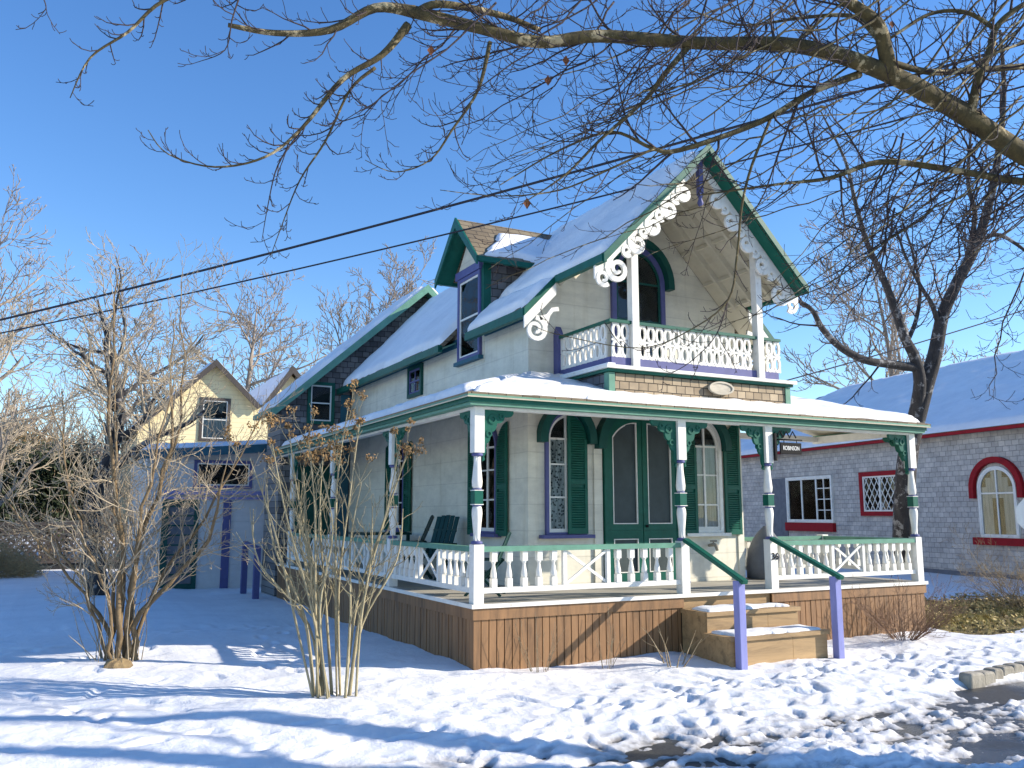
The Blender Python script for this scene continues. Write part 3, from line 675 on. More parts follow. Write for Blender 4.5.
# frieze under the main eave
fr = MB(); fr.box((WX0-.03,WY+.05,4.40),(WX0-.001,2.92,4.54)); fr.box((WX0-.03,4.0,4.40),(WX0-.001,9.7,4.54)); each(fr, 'frieze', M['teal'], house)
sf = MB(); sf.slab([(1.22,1.08,4.36),(1.55,1.08,4.50),(1.55,2.98,4.50),(1.22,2.98,4.36)], .02); sf.slab([(1.22,4.0,4.36),(1.55,4.0,4.50),(1.55,9.7,4.50),(1.22,9.7,4.36)], .02); each(sf, 'eave_soffit', M['pale_green'], house)
# scrolls
def spiral(c, r0, r1, a0, turns, n=26):
    return [(c[0]+(r0+(r1-r0)*k/n)*math.cos(a0+turns*2*PI*k/n), c[1]+(r0+(r1-r0)*k/n)*math.sin(a0+turns*2*PI*k/n)) for k in range(n+1)]
def scrolls(s, y_, items):
    """items in the rake's own frame: distance along the rake from the apex, depth below it"""
    ca = 1/math.sqrt(1+SL*SL); sa = SL*ca
    def F(u, v, d): # u along rake, v below
        h = u*ca + (-v)*sa*(-1)*-1 ; h = u*ca - v*sa; z = RZ-.25 - u*sa - v*ca
        return (CXM+s*h, y_+d, z)
    b_ = MB()
    for (u, v, r_, dirn) in items:
        sp_ = spiral((u, v), r_, r_*.22, -PI/2, dirn*1.55)
        b_.ribbon(F, sp_, [.076-.034*k/26 for k in range(27)], .0, .04)
        b_.ribbon(F, spiral((u+dirn*r_*1.5, v*.55), r_*.62, r_*.2, PI/2 if dirn > 0 else PI/2, -dirn*1.2, 20), [.06-.025*k/20 for k in range(21)], .003, .032)
        b_.prism(F, [(u-r_*.3,-.01),(u+r_*.9,-.01),(u+r_*.7,.05),(u+r_*.2,.06)], .002, .033)
    return b_.build('scroll_trim', M['white'], bbo[0 if s < 0 else 2])
for s in (-1, 1):
    scrolls(s, .022, [(.50,.085,.115,1),(.88,.09,.125,1),(1.27,.09,.12,1),(1.66,.095,.13,1),(2.16,.13,.17,1)])
    def Fe(u, z, d, s=s): return (CXM+s*u, 1.036+d, z)
    e_ = MB(); e_.ribbon(Fe, spiral((2.06,4.14),.17,.035,PI/2,-s*0+1.5), [.07-.03*k/26 for k in range(27)], 0, .035)
    e_.ribbon(Fe, [(2.0,4.3),(1.88,4.34),(1.80,4.44),(1.70,4.46)], .06, 0, .035); e_.ribbon(Fe, [(1.86,4.36),(1.90,4.22),(1.96,4.1)], .05, .002, .033); e_.build('scroll_trim', M['white'], bbo[1 if s < 0 else 3])
pd = MB(); pd.box((CXM-.035,-.0,6.05),(CXM+.035,.07,6.58)); pd.lathe([(.02,5.88),(.045,5.94),(.025,6.0),(.04,6.05)], (CXM,.035,0), 10); pd.build('apex_pendant', M['purple'], house)
# balcony ---------------------------------------------------------
BX0, BX1, BY = CXM-1.53, CXM+1.53, .08
FS = MB(); FS.prism(lambda u,z,d: (d,u,z), [(BY,3.075),(1.28,3.46),(BY,3.46)], BX0, BX1); FS.build('balcony_base', M['shingle'], house)
FS = MB(); FS.prism(lambda u,z,d: (d,u,z), [(BY+.09,3.11),(1.24,3.455),(BY+.09,3.455)], BX0-.006, BX0-.001); FS.build('balcony_side', M['shingle_side'], house)
cb = MB()
for x0 in (BX0-.02, BX1-.07): cb.box((x0,BY-.02,3.075),(x0+.09,BY-.001,3.455))
cb.box((BX0-.022,BY+.0,3.085),(BX0-.0065,BY+.09,3.455)); each(cb, 'balcony_corner', M['pale_green'], house)
cr = MB(); cr.box((BX0-.05,BY-.05,3.462),(BX1+.05,WY-.002,3.50)); cr.build('balcony_moulding', M['green'], house)
cr = MB(); cr.box((BX0-.09,BY-.09,3.501),(BX1+.09,WY-.002,3.545)); cr.build('balcony_floor', M['white'], house)
RB = MB(); BYr = .17; ra, rb = CXM-1.44, CXM+1.44
RB.box((ra,BYr-.012,3.56),(rb,BYr+.012,3.68)); RB.box((ra-.012,BYr+.013,3.56),(ra+.012,WY-.001,3.68)); RB.box((rb-.012,BYr+.013,3.56),(rb+.012,WY-.001,3.68))
RB.build('balcony_baseboard', M['purple'], house)
RB = MB(); RB.box((ra-.04,BYr-.04,4.13),(rb+.04,BYr+.04,4.17)); RB.box((ra-.04,BYr+.041,4.13),(ra+.04,WY-.001,4.17)); RB.box((rb-.04,BYr+.041,4.13),(rb+.04,WY-.001,4.17)); RB.build('balcony_handrail', M['green'], house)
# sawn balusters: two stacked ovals
def ov(c, a, b, n=14): return [(c[0]+a*math.cos(2*PI*k/n), c[1]+b*math.sin(2*PI*k/n)) for k in range(n)]
def saw(F):
    b_ = MB()
    for zc in (3.795, 4.02): b_.ring(F, ov((0,zc),.069,.122), ov((0,zc),.033,.080), -.014, .014)
    b_.fbox(F, -.05,.05,4.11,4.14,-.0105,.0105); b_.prism(F, [(-.066,3.79),(-.03,3.70),(-.03,3.68),(-.07,3.68)], -.0102,.0102); b_.prism(F, [(.066,3.79),(.07,3.68),(.03,3.68),(.03,3.70)], -.0102,.0102)
    b_.fbox(F, -.068,.068,3.893,3.922,-.0098,.0098)
    return b_.mesh('sawn_baluster', M['white'])
S_f = saw(lambda u,z,d: (u,d,z)); S_s = saw(lambda u,z,d: (d,u,z))
PXs = (CXM-1.08, CXM+1.08)
for x in np.arange(ra+.08, rb, .139):
    if min(abs(x-p) for p in PXs) > .085: inst('sawn_baluster', S_f, house, (x,BYr,0))
for y in np.arange(BYr+.16, WY-.06, .139):
    inst('sawn_baluster', S_s, house, (ra,y,0)); inst('sawn_baluster', S_s, house, (rb,y,0))
for x in PXs:
    p = MB(); p.box((x-.055,BYr-.06,3.546),(x+.055,BYr+.05,5.42)); p.build('balcony_post', M['white'], house, bevel=.005)
np_ = MB(); np_.prism(lambda u,z,d: (ra+d,u,z), [(WY-.14,3.56),(WY-.002,3.56),(WY-.002,4.22),(WY-.07,4.32),(WY-.14,4.22)], -.05, .03); np_.build('balcony_newel', M['purple'], house)
# dormer ----------------------------------------------------------
DYc, DZE, DZA = 3.47, 5.60, 6.42
dm = MB(); dm.box((WX0-.012,DYc-.50,4.0),(2.62,DYc+.50,5.64))
dm.prism(lambda u,z,d: (d,u,z), [(DYc-.5,5.641),(DYc+.5,5.641),(DYc,6.26)], WX0-.012, 3.1); dmo = dm.build('dormer', M['cream'], house)
MB().box((WX0+.10,DYc-.507,4.6),(2.5,DYc-.501,5.62)).build('dormer_cheek', M['shingle_dark'], dmo)
dc = MB(); dc.box((WX0-.03,DYc-.52,4.5),(WX0+.10,DYc-.508,5.6)); dc.box((WX0-.03,DYc-.507,4.5),(WX0-.0125,DYc-.42,5.55)); dc.build('corner_board', M['green'], dmo)
rd = MB()
for s in (-1, 1): rd.slab([(1.27,DYc,DZA),(1.27,DYc+s*.80,DZE),(2.75,DYc+s*.80,DZE),(3.3,DYc,DZA)], .05)
rd.build('dormer_roof', M['roof'], dmo)
dv = MB()
for s in (-1, 1):
    F = lambda u,z,d: (1.245+d, DYc+s*u, z); k = (DZA-DZE)/.8
    dv.prism(F, [(0,DZA+.02),(.83,DZA-.83*k+.02),(.83,DZA-.83*k-.12),(0,DZA-.15)], 0, .03)
    dv.box((1.27,DYc+s*.76,DZE-.09),(2.7,DYc+s*.83,DZE-.01))
    dv.slab([(1.28,DYc,DZA-.06),(1.28,DYc+s*.78,DZE-.06),(WX0,DYc+s*.78,DZE-.06),(WX0,DYc,DZA-.06)], .015)
each(dv, 'verge_board', M['green'], dmo)
Fd = lambda u,z,d: (WX0-.0125-d, u, z)
rect_window(Fd, dmo, DYc-.44,DYc+.41,4.12,5.50, M['purple'], .06, nx_=1, sill=M['teal'])
MB().fbox(Fd, DYc-.47, DYc+.46, 5.505, 5.63, .001, .07).build('window_head', M['purple'], dmo)
# rear wing --------------------------------------------------------
WG, WXa, WXb, WR = 9.8, .0, 6.5, 3.2
sw = .895
wz = lambda x: 6.95 - abs(x-WR)*sw
wg = MB(); wg.prism(lambda u,z,d: (u,d,z), [(WXa,-.1),(WXb,-.1),(WXb,wz(WXb)-.1),(WR,6.85),(WXa,wz(WXa)-.1)], WG, 11.1); wg.build('rear_wing', M['shingle_dark'], house)
wr = MB()
for s in (-1, 1): wr.slab([(WR,9.45,6.95),(WR+s*3.42,9.45,wz(WR+3.42)),(WR+s*3.42,11.3,wz(WR+3.42)),(WR,11.3,6.95)], .06)
wr.build('rear_roof', M['roof'], house)
wv = MB()
for s in (-1, 1):
    F = lambda u,z,d: (WR+s*u, 9.42+d, z)
    wv.prism(F, [(0,6.98),(3.48,6.98-3.48*sw),(3.48,6.98-3.48*sw-.19),(0,6.98-.19)], 0, .028); wv.box((WR+s*3.38,9.45,wz(WR+3.44)-.08),(WR+s*3.5,11.3,wz(WR+3.44)+.02))
    wv.slab([(WR,9.45,6.88),(WR+s*3.4,9.45,wz(WR+3.4)-.07),(WR+s*3.4,9.79,wz(WR+3.4)-.07),(WR,9.79,6.88)], .015)
each(wv, 'verge_board', M['pale_green'], house)
Fw = lambda u,z,d: (u, WG-d, z)
rect_window(Fw, house, .55,1.15,3.62,4.55, M['green'], .07, nx_=1)
MB().box((1.30,WG-.03,.67),(1.52,WG-.001,4.3)).build('corner_board', M['teal'], house)
dr = MB(); dr.fbox(Fw, .35,1.2,.68,2.7,.001,.05); bd_ = dr.build('back_door', M['hood'], house)
MB().lathe([(.012,0),(.022,.01),(.022,.03),(.01,.04)], (1.12,WG-.07,1.6), 8).build('handle', M['black'], bd_)

# ------------------------------------------------------------------ snow lying on the roofs
def snow_sheet(mb, q, nu, nv, th, seed, rag=.5, inset=.02):
    A, B, C, D = [Vector(p) for p in q]; n = (B-A).cross(D-A).normalized()
    if n.z < 0: n = -n
    vs = []; 
    for j in range(nv+1):
        for i in range(nu+1):
            s = i/nu; t_ = j/nv; p = (A*(1-s)+B*s)*(1-t_) + (D*(1-s)+C*s)*t_
            L1 = (A-B).length; L2 = (A-D).length
            e = min(s*L1, (1-s)*L1, t_*L2, (1-t_)*L2); k = min(1, (max(e,0)/.10))**.5
            x = s*L1; y = t_*L2
            e2 = e - .22*max(0., float(vnoise(x*1.7+seed*3.1, y*1.7, seed+5))-.42) - .05*float(vnoise(x*7, y*7, seed+9)); k = min(1, max(e2,0)/.09)**.5
            h = th*(.62+.75*float(fbm(x*1.3+seed, y*1.3, seed))) + .02*float(vnoise(x*6,y*6,seed))
            vs.append(p + n*((.016 + h*k) if e2 > 0 else -.028))
    W_ = nu+1; nb = len(vs); bot = [Vector(p)+n*.013 for p in vs]
    fs = [(j*W_+i, j*W_+i+1, (j+1)*W_+i+1, (j+1)*W_+i) for j in range(nv) for i in range(nu)]
    mb.add(vs, fs, True)
def shrink(q, a=.03, b=.03):
    A,B,C,D = [Vector(p) for p in q]
    u = (B-A).normalized()*a; v = (D-A).normalized()*b; u2 = (C-D).normalized()*a; v2 = (C-B).normalized()*b
    return [A+u+v, B-u+v2, C-u2-v2, D+u2-v]
sn = MB()
up = lambda q, k=.012: [(a,b,c+k) for a,b,c in q]
snow_sheet(sn, shrink(up(q_front),.02,.04), 160, 40, .075, 1); snow_sheet(sn, shrink(up(q_left),.02,.05), 150, 34, .075, 2); snow_sheet(sn, shrink(up(q_right),.02,.05), 40, 30, .09, 3)
hz = lambda h: RZ-h*SL
for s in (-1, 1):
    X_ = lambda h: CXM+s*h
    snow_sheet(sn, [(X_(2.22),2.95,hz(2.22)),(X_(2.22),1.05,hz(2.22)),(X_(1.73),1.05,hz(1.73)),(X_(1.73),2.95,hz(1.73))], 40, 14, .07, 4)
    snow_sheet(sn, [(X_(1.73),3.02,hz(1.73)),(X_(1.73),-.15,hz(1.73)),(X_(.02),-.15,hz(.02)),(X_(.02),3.02,hz(.02))], 60, 40, .06, 5)
    snow_sheet(sn, [(X_(2.22),9.6,hz(2.22)),(X_(2.22),4.0,hz(2.22)),(X_(.02),4.0,hz(.02)),(X_(.02),9.6,hz(.02))], 90, 40, .07, 6)
snow_sheet(sn, [(CXM-1.70,3.98,hz(1.70)),(CXM-1.70,3.0,hz(1.70)),(CXM-.02,3.0,hz(.02)),(CXM-.02,3.98,hz(.02))], 20, 30, .06, 8)
for s in (-1, 1): snow_sheet(sn, [(WR+s*3.44,11.28,wz(WR+3.44)),(WR+s*3.44,9.44,wz(WR+3.44)),(WR+s*.02,9.44,6.95),(WR+s*.02,11.28,6.95)], 50, 40, .07, 9)
k = (DZA-DZE)/.8
snow_sheet(sn, [(1.38,DYc-.79,DZE+.01),(2.72,DYc-.79,DZE+.01),(3.2,DYc-.14,DZA-.14*k),(1.85,DYc-.20,DZA-.20*k)], 40, 24, .05, 10)
snow_sheet(sn, [(1.30,DYc+.79,DZE+.01),(2.72,DYc+.79,DZE+.01),(3.2,DYc+.05,DZA-.05*k),(1.30,DYc+.05,DZA-.05*k)], 30, 20, .05, 12)
sn.box((BX0-.05,BY-.05,3.546),(BX0+.06,WY-.05,3.572)); 
tag(sn.build('roof_snow', M['snow_roof'], recalc=False), 'smooth white snow lying on the cottage roofs', 'snow', kind='stuff')
ssn = MB()
def blob_sheet(mb, x0, x1, y0, y1, z, th, seed):
    snow_sheet(mb, [(x0,y0,z),(x1,y0,z),(x1,y1,z),(x0,y1,z)], 50, 16, th, seed)
blob_sheet(ssn, 2.92,4.38,-.49,-.06,.482,.022,31); blob_sheet(ssn, 2.9,4.4,-.95,-.50,.242,.022,32)
tag(ssn.build('step_snow', M['snow'], recalc=False), 'thin trodden snow on the wooden porch steps', 'snow', kind='stuff')

# ------------------------------------------------------------------ things on the porch
def text_mesh(body, size, ext, mat, name):
    cu = bpy.data.curves.new(name, 'FONT'); cu.body = body; cu.size = size; cu.extrude = ext; cu.align_x = 'CENTER'; cu.align_y = 'CENTER'
    o = bpy.data.objects.new(name, cu); col.objects.link(o); bpy.context.view_layer.update()
    me = bpy.data.meshes.new_from_object(o.evaluated_get(bpy.context.evaluated_depsgraph_get())); bpy.data.objects.remove(o)
    me.materials.clear(); me.materials.append(mat); return me
# hanging name sign on the third post
sg = empty('name_sign', (4.585,-.02,2.62), 'small black hanging name sign with white letters on the third porch post', 'sign')
MB().box((4.67,-.032,2.50),(5.07,-.012,2.66)).build('board', M['black'], sg, bevel=.006)
ir = MB(); ir.tube([(4.565,-.022,2.70),(5.09,-.022,2.70)], .011, 6); ir.box((4.564,-.04,2.40),(4.60,-.004,2.78))
for x in (4.75,4.99): ir.tube([(x,-.022,2.70),(x,-.022,2.655)], .006, 5)
ir.tube([(4.62+.36*k/12,-.022,2.71+.09*math.sin(k*PI/4)**2+.02) for k in range(13)], .009, 5); ir.build('bracket', M['black'], sg)
to = bpy.data.objects.new('lettering', text_mesh('ROBINSON', .072, .002, M['letter'], 'lettering')); col.objects.link(to); to.parent = sg
to.location = (4.87-4.585, -.035+.02, 2.58-2.62); to.rotation_euler = (PI/2,0,0); to.scale = (.85,1.15,1)
# house number on the third post
hn = bpy.data.objects.new('house_number', text_mesh('36', .13, .004, M['black'], 'house_number')); col.objects.link(hn); hn.location = (4.51,-.006,1.10); hn.rotation_euler = (PI/2,0,0)
tag(hn, 'black house number 36 on the white base of the third post', 'house number')
# oval plaque
pq = MB(); o1 = ov((3.70,3.36),.21,.085,28); pq.prism(lambda u,z,d: (u,BY-d,z), o1, .03, .055); pq = pq.build('oval_plaque', M['plaque'])
tag(pq, 'blank oval wooden plaque on the shingles under the balcony', 'plaque')
MB().ring(lambda u,z,d: (u,BY-d,z), ov((3.70,3.36),.215,.09,28), ov((3.70,3.36),.185,.066,28), .028, .068).build('rim', M['plaque'], pq)
# spigot under the right window
sp_ = MB(); sp_.tube([(4.66,1.53,1.20),(4.66,1.42,1.22),(4.66,1.36,1.20),(4.66,1.34,1.13)], [.022,.03,.03,.02], 8); sp_.tube([(4.60,1.42,1.27),(4.72,1.42,1.27)], .014, 6); sp_.tube([(4.66,1.42,1.22),(4.66,1.42,1.27)], .01, 6)
tag(sp_.build('spigot', M['stone']), 'small weathered metal water spigot below the right porch window', 'spigot')
# folding chairs
def chair(loc, rz, label, sc_=.88):
    c = empty('folding_chair', (0,0,0), label, 'chair', 'dark green chairs on the porch')
    s_ = MB()
    for k in range(5): s_.box((-.24+.0,-.26+k*.1,.40),( .24,-.26+k*.1+.085,.42))
    s_.build('seat', M['chair'], c)
    b_ = MB()
    for k in range(5): x = -.2+k*.1; b_.bar((x,.20,.42),(x,.48,1.08+.04*math.sin(PI*(k+.5)/5)),.085,.018,up=(0,1,0))
    b_.bar((-.25,.38,.85),(.25,.38,.85),.02,.05); b_.build('backrest', M['chair'], c)
    for s in (-1, 1):
        MB().bar((s*.27,-.28,0),(s*.27,.34,.62),.04,.05).build('leg', M['chair'], c); MB().bar((s*.27,.36,0),(s*.27,-.26,.60),.038,.045).build('leg', M['chair'], c)
        MB().box((s*.27-.04,-.32,.615),(s*.27+.04,.32,.64)).build('armrest', M['chair'], c)
    c.location = loc; c.rotation_euler = (0,0,rz); c.scale = (sc_,sc_,sc_); return c
chair((.62,1.05,.67), R(-125), 'dark green slatted chair behind the front porch railing by the corner post', .70)
chair((.95,3.55,.67), R(-60), 'dark green slatted chair on the left porch nearest the corner post')
chair((1.0,4.75,.67), R(-120), 'dark green slatted chair on the left porch beside the dark table')
tb = empty('patio_table', (.85,5.75,.67), 'dark square table on the left porch among the chairs', 'table')
MB().box((.45,5.3,1.32),(1.3,6.2,1.36)).build('table_top', M['chair'], tb)
for x, y in ((.5,5.35),(1.25,5.35),(.5,6.15),(1.25,6.15)): MB().box((x-.025,y-.025,.67),(x+.025,y+.025,1.319)).build('leg', M['chair'], tb)
gr = MB(); gr.lathe([(.31,.68),(.31,.9),(.27,1.12),(.20,1.28),(.13,1.38),(.06,1.45),(.02,1.49)], (5.80,1.52,0), 16); gr = gr.build('covered_grill', M['cover']); tag(gr, 'grey cloth covered grill standing at the right end of the porch', 'grill')

# ------------------------------------------------------------------ neighbour to the right
A10 = R(10); nbx, nby = 18.67, 8.41; NL0, NL1, NH = -9.0, 13.0, 3.98
nb = empty('shingled_building', (nbx,nby,0), 'long low grey shingled building with red trim beyond the right porch', 'building', rz=-A10)
# local frame: x' = away from the wall (to the right), y' along the wall
def nbuild(mb, name, mat, parent=nb):
    o = bpy.data.objects.new(name, mb.mesh(name, mat)); col.objects.link(o); o.parent = parent; return o
Fn = lambda u, z, d: (-d, u, z)
M['shingle_nb'] = shingles('pale_grey_shingle_wall', 'Y', ((.60,.56,.50),(.46,.43,.39)), .22, .145, gap=(.30,.29,.27), bs=.8)
bw = MB(); bw.prism(lambda u,z,d: (u,d,z), [(0,-.3),(12,-.3),(12,NH-.02),(6.3,NH+3.1),(0,NH-.02)], NL0, NL1); nbuild(bw, 'wall', M['shingle_nb'])
rf2 = MB(); rf2.slab([(-.35,NL0-.3,NH),(-.35,NL1+.3,NH),(6.4,NL1-2.0,NH+3.3),(6.4,NL0-.3,NH+3.3)], .12); nbuild(rf2, 'roof', M['roof'])
rf2 = MB(); rf2.box((-.40,NL0-.3,NH-.11),(-.351,NL1+.3,NH-.02)); nbuild(rf2, 'fascia', M['red']); rf2 = MB(); rf2.box((-.05,NL0,-.12),(-.002,NL1,.10)); nbuild(rf2, 'base_board', M['cover'])
ns = MB(); snow_sheet(ns, [(-.36,NL0-.3,NH+.0),(-.36,NL1+.3,NH),(6.4,NL1-2.0,NH+3.3),(6.4,NL0-.3,NH+3.3)], 90, 40, .10, 41)
nso = ns.build('neighbour_snow', M['snow_roof'], recalc=False); nso.location = (nbx,nby,0); nso.rotation_euler = (0,0,-A10); tag(nso, 'broad snow sheet on the roof of the shingled building', 'snow', kind='stuff')
# windows: (a) three-light window in a blue-grey recess, (b) red framed diamond lattice, (c) round-headed window
HB = M['teal']; oldhouse = house
def nwin_rect(u0, u1, z0, z1, cas, nxs, nzs, name='window', sill=None, lattice=False, cw=.09, sash='white'):
    R4 = lambda a: [(u0+a,z0+a),(u0+a,z1-a),(u1-a,z1-a),(u1-a,z0+a)]
    r_ = nbuild(MB().ring(Fn, R4(0), R4(cw), .001, .08), name, cas)
    s_ = MB().ring(Fn, R4(cw), R4(cw+.05), .006, .05)
    for k in range(1,nxs): u = u0+cw+(u1-u0-2*cw)*k/nxs; s_.fbox(Fn, u-.03, u+.03, z0+cw, z1-cw, .0065, .049)
    if lattice:
        w_ = u1-u0-2*cw; h_ = z1-z0-2*cw; st_ = .24
        for s in (-1,1):
            kk = -h_
            while kk < w_+h_:
                pts = []
                for t_ in range(41):
                    u = kk + s*0 + (t_/40)*h_*.62 if s > 0 else kk - (t_/40)*h_*.62
                    z = (t_/40)*h_
                    if 0 <= u <= w_: pts.append((u,z))
                if len(pts) > 2: s_.ribbon(Fn, [(u0+cw+pts[0][0], z0+cw+pts[0][1]), (u0+cw+pts[-1][0], z0+cw+pts[-1][1])], .022, .012+(.001 if s > 0 else 0), .03+(.001 if s > 0 else 0))
                kk += st_
    else:
        s_.fbox(Fn, u0+cw+(u1-u0-2*cw)/6-.014, u0+cw+(u1-u0-2*cw)/6+.014, z0+cw, z1-cw, .0068, .046)
        for k in range(1,nzs): z = z0+cw+(z1-z0-2*cw)*k/nzs; s_.fbox(Fn, u0+cw, u0+cw+(u1-u0-2*cw)/3, z-.014, z+.014, .007, .048)
    nbuild(s_, 'sash', M[sash], r_)
    nbuild(MB().fbox(Fn, u0+.02, u1-.02, z0+.02, z1-.02, .001, .004), 'room_shade', M['dark'], r_)  # no room behind: a near-black sheet gives the pane its darkness
    nbuild(MB().fbox(Fn, u0+cw, u1-cw, z0+cw, z1-cw, .02, .024), 'pane', M['glass'], r_)
    if sill: nbuild(MB().fbox(Fn, u0-.05, u1+.05, z0-.30, z0-.002, .001, .14), 'sill', sill, r_)
    return r_
wa = nwin_rect(4.15,6.75,1.38,3.0, M['white'], 3, 4, sill=M['red'], cw=.06)
nbuild(MB().fbox(Fn, 5.02,5.72,1.45,2.92,.008,.012), 'curtain', M['curtain'], wa)
nbuild(MB().fbox(Fn, 6.80,7.75,.0,3.0,.001,.03), 'blue_door', M['cover'])
nwin_rect(.92,2.75,1.62,3.02, M['red'], 2, 1, lattice=True, cw=.14)
def nwin_arch(u0, u1, zb, zs, za):
    o_ = arch(u0,u1,zb,zs,za); i_ = arch(u0+.06,u1-.06,zb+.05,zs,za-.06); uc = (u0+u1)/2
    r_ = nbuild(MB().ring(Fn, o_, i_, .001, .06), 'arched_window', M['white'])
    s_ = MB().ring(Fn, i_, arch(u0+.1,u1-.1,zb+.09,zs,za-.1), .006, .045); s_.fbox(Fn, uc-.02,uc+.02,zb+.05,za-.06,.0065,.044); s_.fbox(Fn, u0+.06,u1-.06,zs-.14,zs-.10,.007,.05); nbuild(s_, 'sash', M['white'], r_)
    nbuild(MB().prism(Fn, arch(u0+.02,u1-.02,zb+.02,zs,za-.02), .001, .004), 'room_shade', M['dark'], r_); nbuild(MB().prism(Fn, i_, .02, .024), 'pane', M['glass'], r_)  # first sheet is near-black, painted shade of a room not built
    cu_ = MB()
    for k in range(12):
        a = u0+.08+(u1-u0-.16)*k/12; b2 = a+(u1-u0-.16)/12
        if k not in (4,5,6,7): cu_.fbox(Fn, a, b2, zb+.06, zs+(.3 if 1 < k < 10 else .05), .008+.004*(k % 2), .016)
        else: cu_.fbox(Fn, a, b2, zs-.25, za-.12, .008+.004*(k % 2), .016)
    nbuild(cu_, 'curtain', M['curtain'], r_)
    nbuild(MB().ring(Fn, arch(u0-.24,u1+.24,zs-.25,zs,za+.26), arch(u0-.08,u1+.08,zs-.25,zs,za+.10), .001, .12, closed=False), 'hood', M['red'], r_)
    nbuild(MB().fbox(Fn, u0-.2,u1+.2,zb-.2,zb-.002,.001,.14), 'sill', M['red'], r_)
nwin_arch(-3.25,-2.0,1.05,2.35,2.95)
# round white sign board on a post at the right edge
sg2 = empty('street_sign', (9.27,-.66,-.1), 'pale eight-sided street sign on a post at the right edge in front of grey shingles', 'sign')

FS2 = lambda u,z,d: (9.27+u*.89+d*.46, -.66-u*.46+d*.89, 1.66+z)
MB().prism(FS2, [(.30*math.cos(PI/8+k*PI/4), .30*math.sin(PI/8+k*PI/4)) for k in range(8)], -.004, .004).build('board', M['white'], sg2)
MB().tube([(9.28,-.64,-.2),(9.28,-.64,1.95)], .03, 8).build('post', M['cover'], sg2)

# ------------------------------------------------------------------ lean-to and yellow house on the left
sh = empty('lean_to_shed', (-.8,12.5,0), 'low white shed with blue trim behind the cottage', 'shed')
Fs = lambda u,z,d: (u,12.5-d,z)
M['shedw'] = clap('shed_board_wall', 'X', (.62,.63,.63), .5, .7, .2, .004)
b_ = MB(); b_.prism(lambda u,z,d: (u,d,z), [(-2.38,-.2),(.45,-.2),(.45,3.28),(-2.38,3.02)], 12.5, 17.0); b_.build('wall', M['shedw'], sh)
b_ = MB(); b_.slab([(-2.55,12.25,3.12),(.48,12.25,3.38),(.48,17.2,3.38),(-2.55,17.2,3.12)], .10); b_.build('roof', M['roof'], sh)
b_ = MB(); b_.slab([(-2.57,12.2,3.10),(.48,12.2,3.36),(.48,12.249,3.36),(-2.57,12.249,3.10)], .20); b_.build('fascia', M['teal'], sh)
s2 = MB(); snow_sheet(s2, [(-2.55,12.22,3.125),(.48,12.22,3.385),(.48,17.2,3.385),(-2.55,17.2,3.125)], 40, 30, .08, 51); tag(s2.build('shed_snow', M['snow_roof'], recalc=False), 'thin snow on the roof of the white shed', 'snow', kind='stuff')
rect_window(Fs, sh, -1.36,.0-.03,2.27,2.93, M['purple'], .07, nx_=1, nz=1)
b_ = MB(); b_.fbox(Fs, -2.0,.44,2.12,2.21,.001,.10); b_.fbox(Fs, -2.0,.44,2.02,2.07,.001,.06); b_.build('ledge', M['lilac'], sh)
b_ = MB(); b_.fbox(Fs, -.66,-.48,-.1,2.0,.001,.04); b_.build('blue_batten', M['purple'], sh)
dr = MB(); dr.ring(Fs, [(-2.0,-.05),(-2.0,2.0),(-1.2,2.0),(-1.2,-.05)], [(-1.86,.1),(-1.86,1.9),(-1.3,1.9),(-1.3,.1)], .001,.05)
for z in np.arange(.3,1.9,.22): dr.fbox(Fs, -1.86,-1.3,z,z+.03,.006,.03)
dr = dr.build('screen_door', M['hood'], sh); MB().fbox(Fs, -1.87,-1.29,.09,1.91,.002,.005).build('screen', M['cover'], dr)
hr = empty('blue_handrail', (-.42,10.2,0), 'short blue wooden handrail beside the shed steps', 'handrail')
MB().box((-.48,10.85,-.1),(-.36,10.97,1.05)).build('post', M['purple'], hr); MB().box((-.50,9.45,-.1),(-.38,9.57,.98)).build('post', M['purple'], hr); MB().bar((-.43,9.4,.98),(-.42,11.0,1.06),.08,.06).build('rail', M['purple'], hr)

yh = empty('yellow_house', (1,22,0), 'pale yellow clapboard house with two gables behind the shed', 'house')
Fy = lambda u,z,d: (u,22-d,z)
b_ = MB(); b_.prism(lambda u,z,d: (u,d,z), [(-1.9,-.2),(4.6,-.2),(4.6,4.9),(3.05,6.6),(2.0,5.42),(.42,6.75),(-1.1,5.25),(-1.9,4.5)], 22, 30); b_.build('wall', M['yellow'], yh)
b_ = MB(); v_ = MB(); s3 = MB()
for (xa, za_, xb, zb_) in ((.42,6.9,-2.2,4.32),(.42,6.9,1.98,5.38),(3.02,6.88,2.02,5.42),(3.02,6.88,4.8,5.0)):
    b_.slab([(xa,21.75,za_),(xb,21.75,zb_),(xb,30.2,zb_),(xa,30.2,za_)], .06)
    ys_ = .004*('-+'.index('-' if xb < xa else '+')); v_.slab([(xa,21.70-ys_,za_+.02),(xb,21.70-ys_,zb_+.02),(xb,21.745-ys_,zb_+.02),(xa,21.745-ys_,za_+.02)], .17)
    snow_sheet(s3, [(xb,21.76,zb_+.01),(xb,30.2,zb_+.01),(xa,30.2,za_+.01),(xa,21.76,za_+.01)], 30, 14, .06, 61)
b_.build('roof', M['roof'], yh); each(v_, 'verge_board', M['dark_wood'], yh)
tag(s3.build('gable_snow', M['snow_roof'], recalc=False), 'snow on the gabled roof of the yellow house', 'snow', kind='stuff')
rect_window(Fy, yh, .0,1.0,4.12,5.62, M['dark_wood'], .10, nx_=1, nz=2, curtain='curtain')

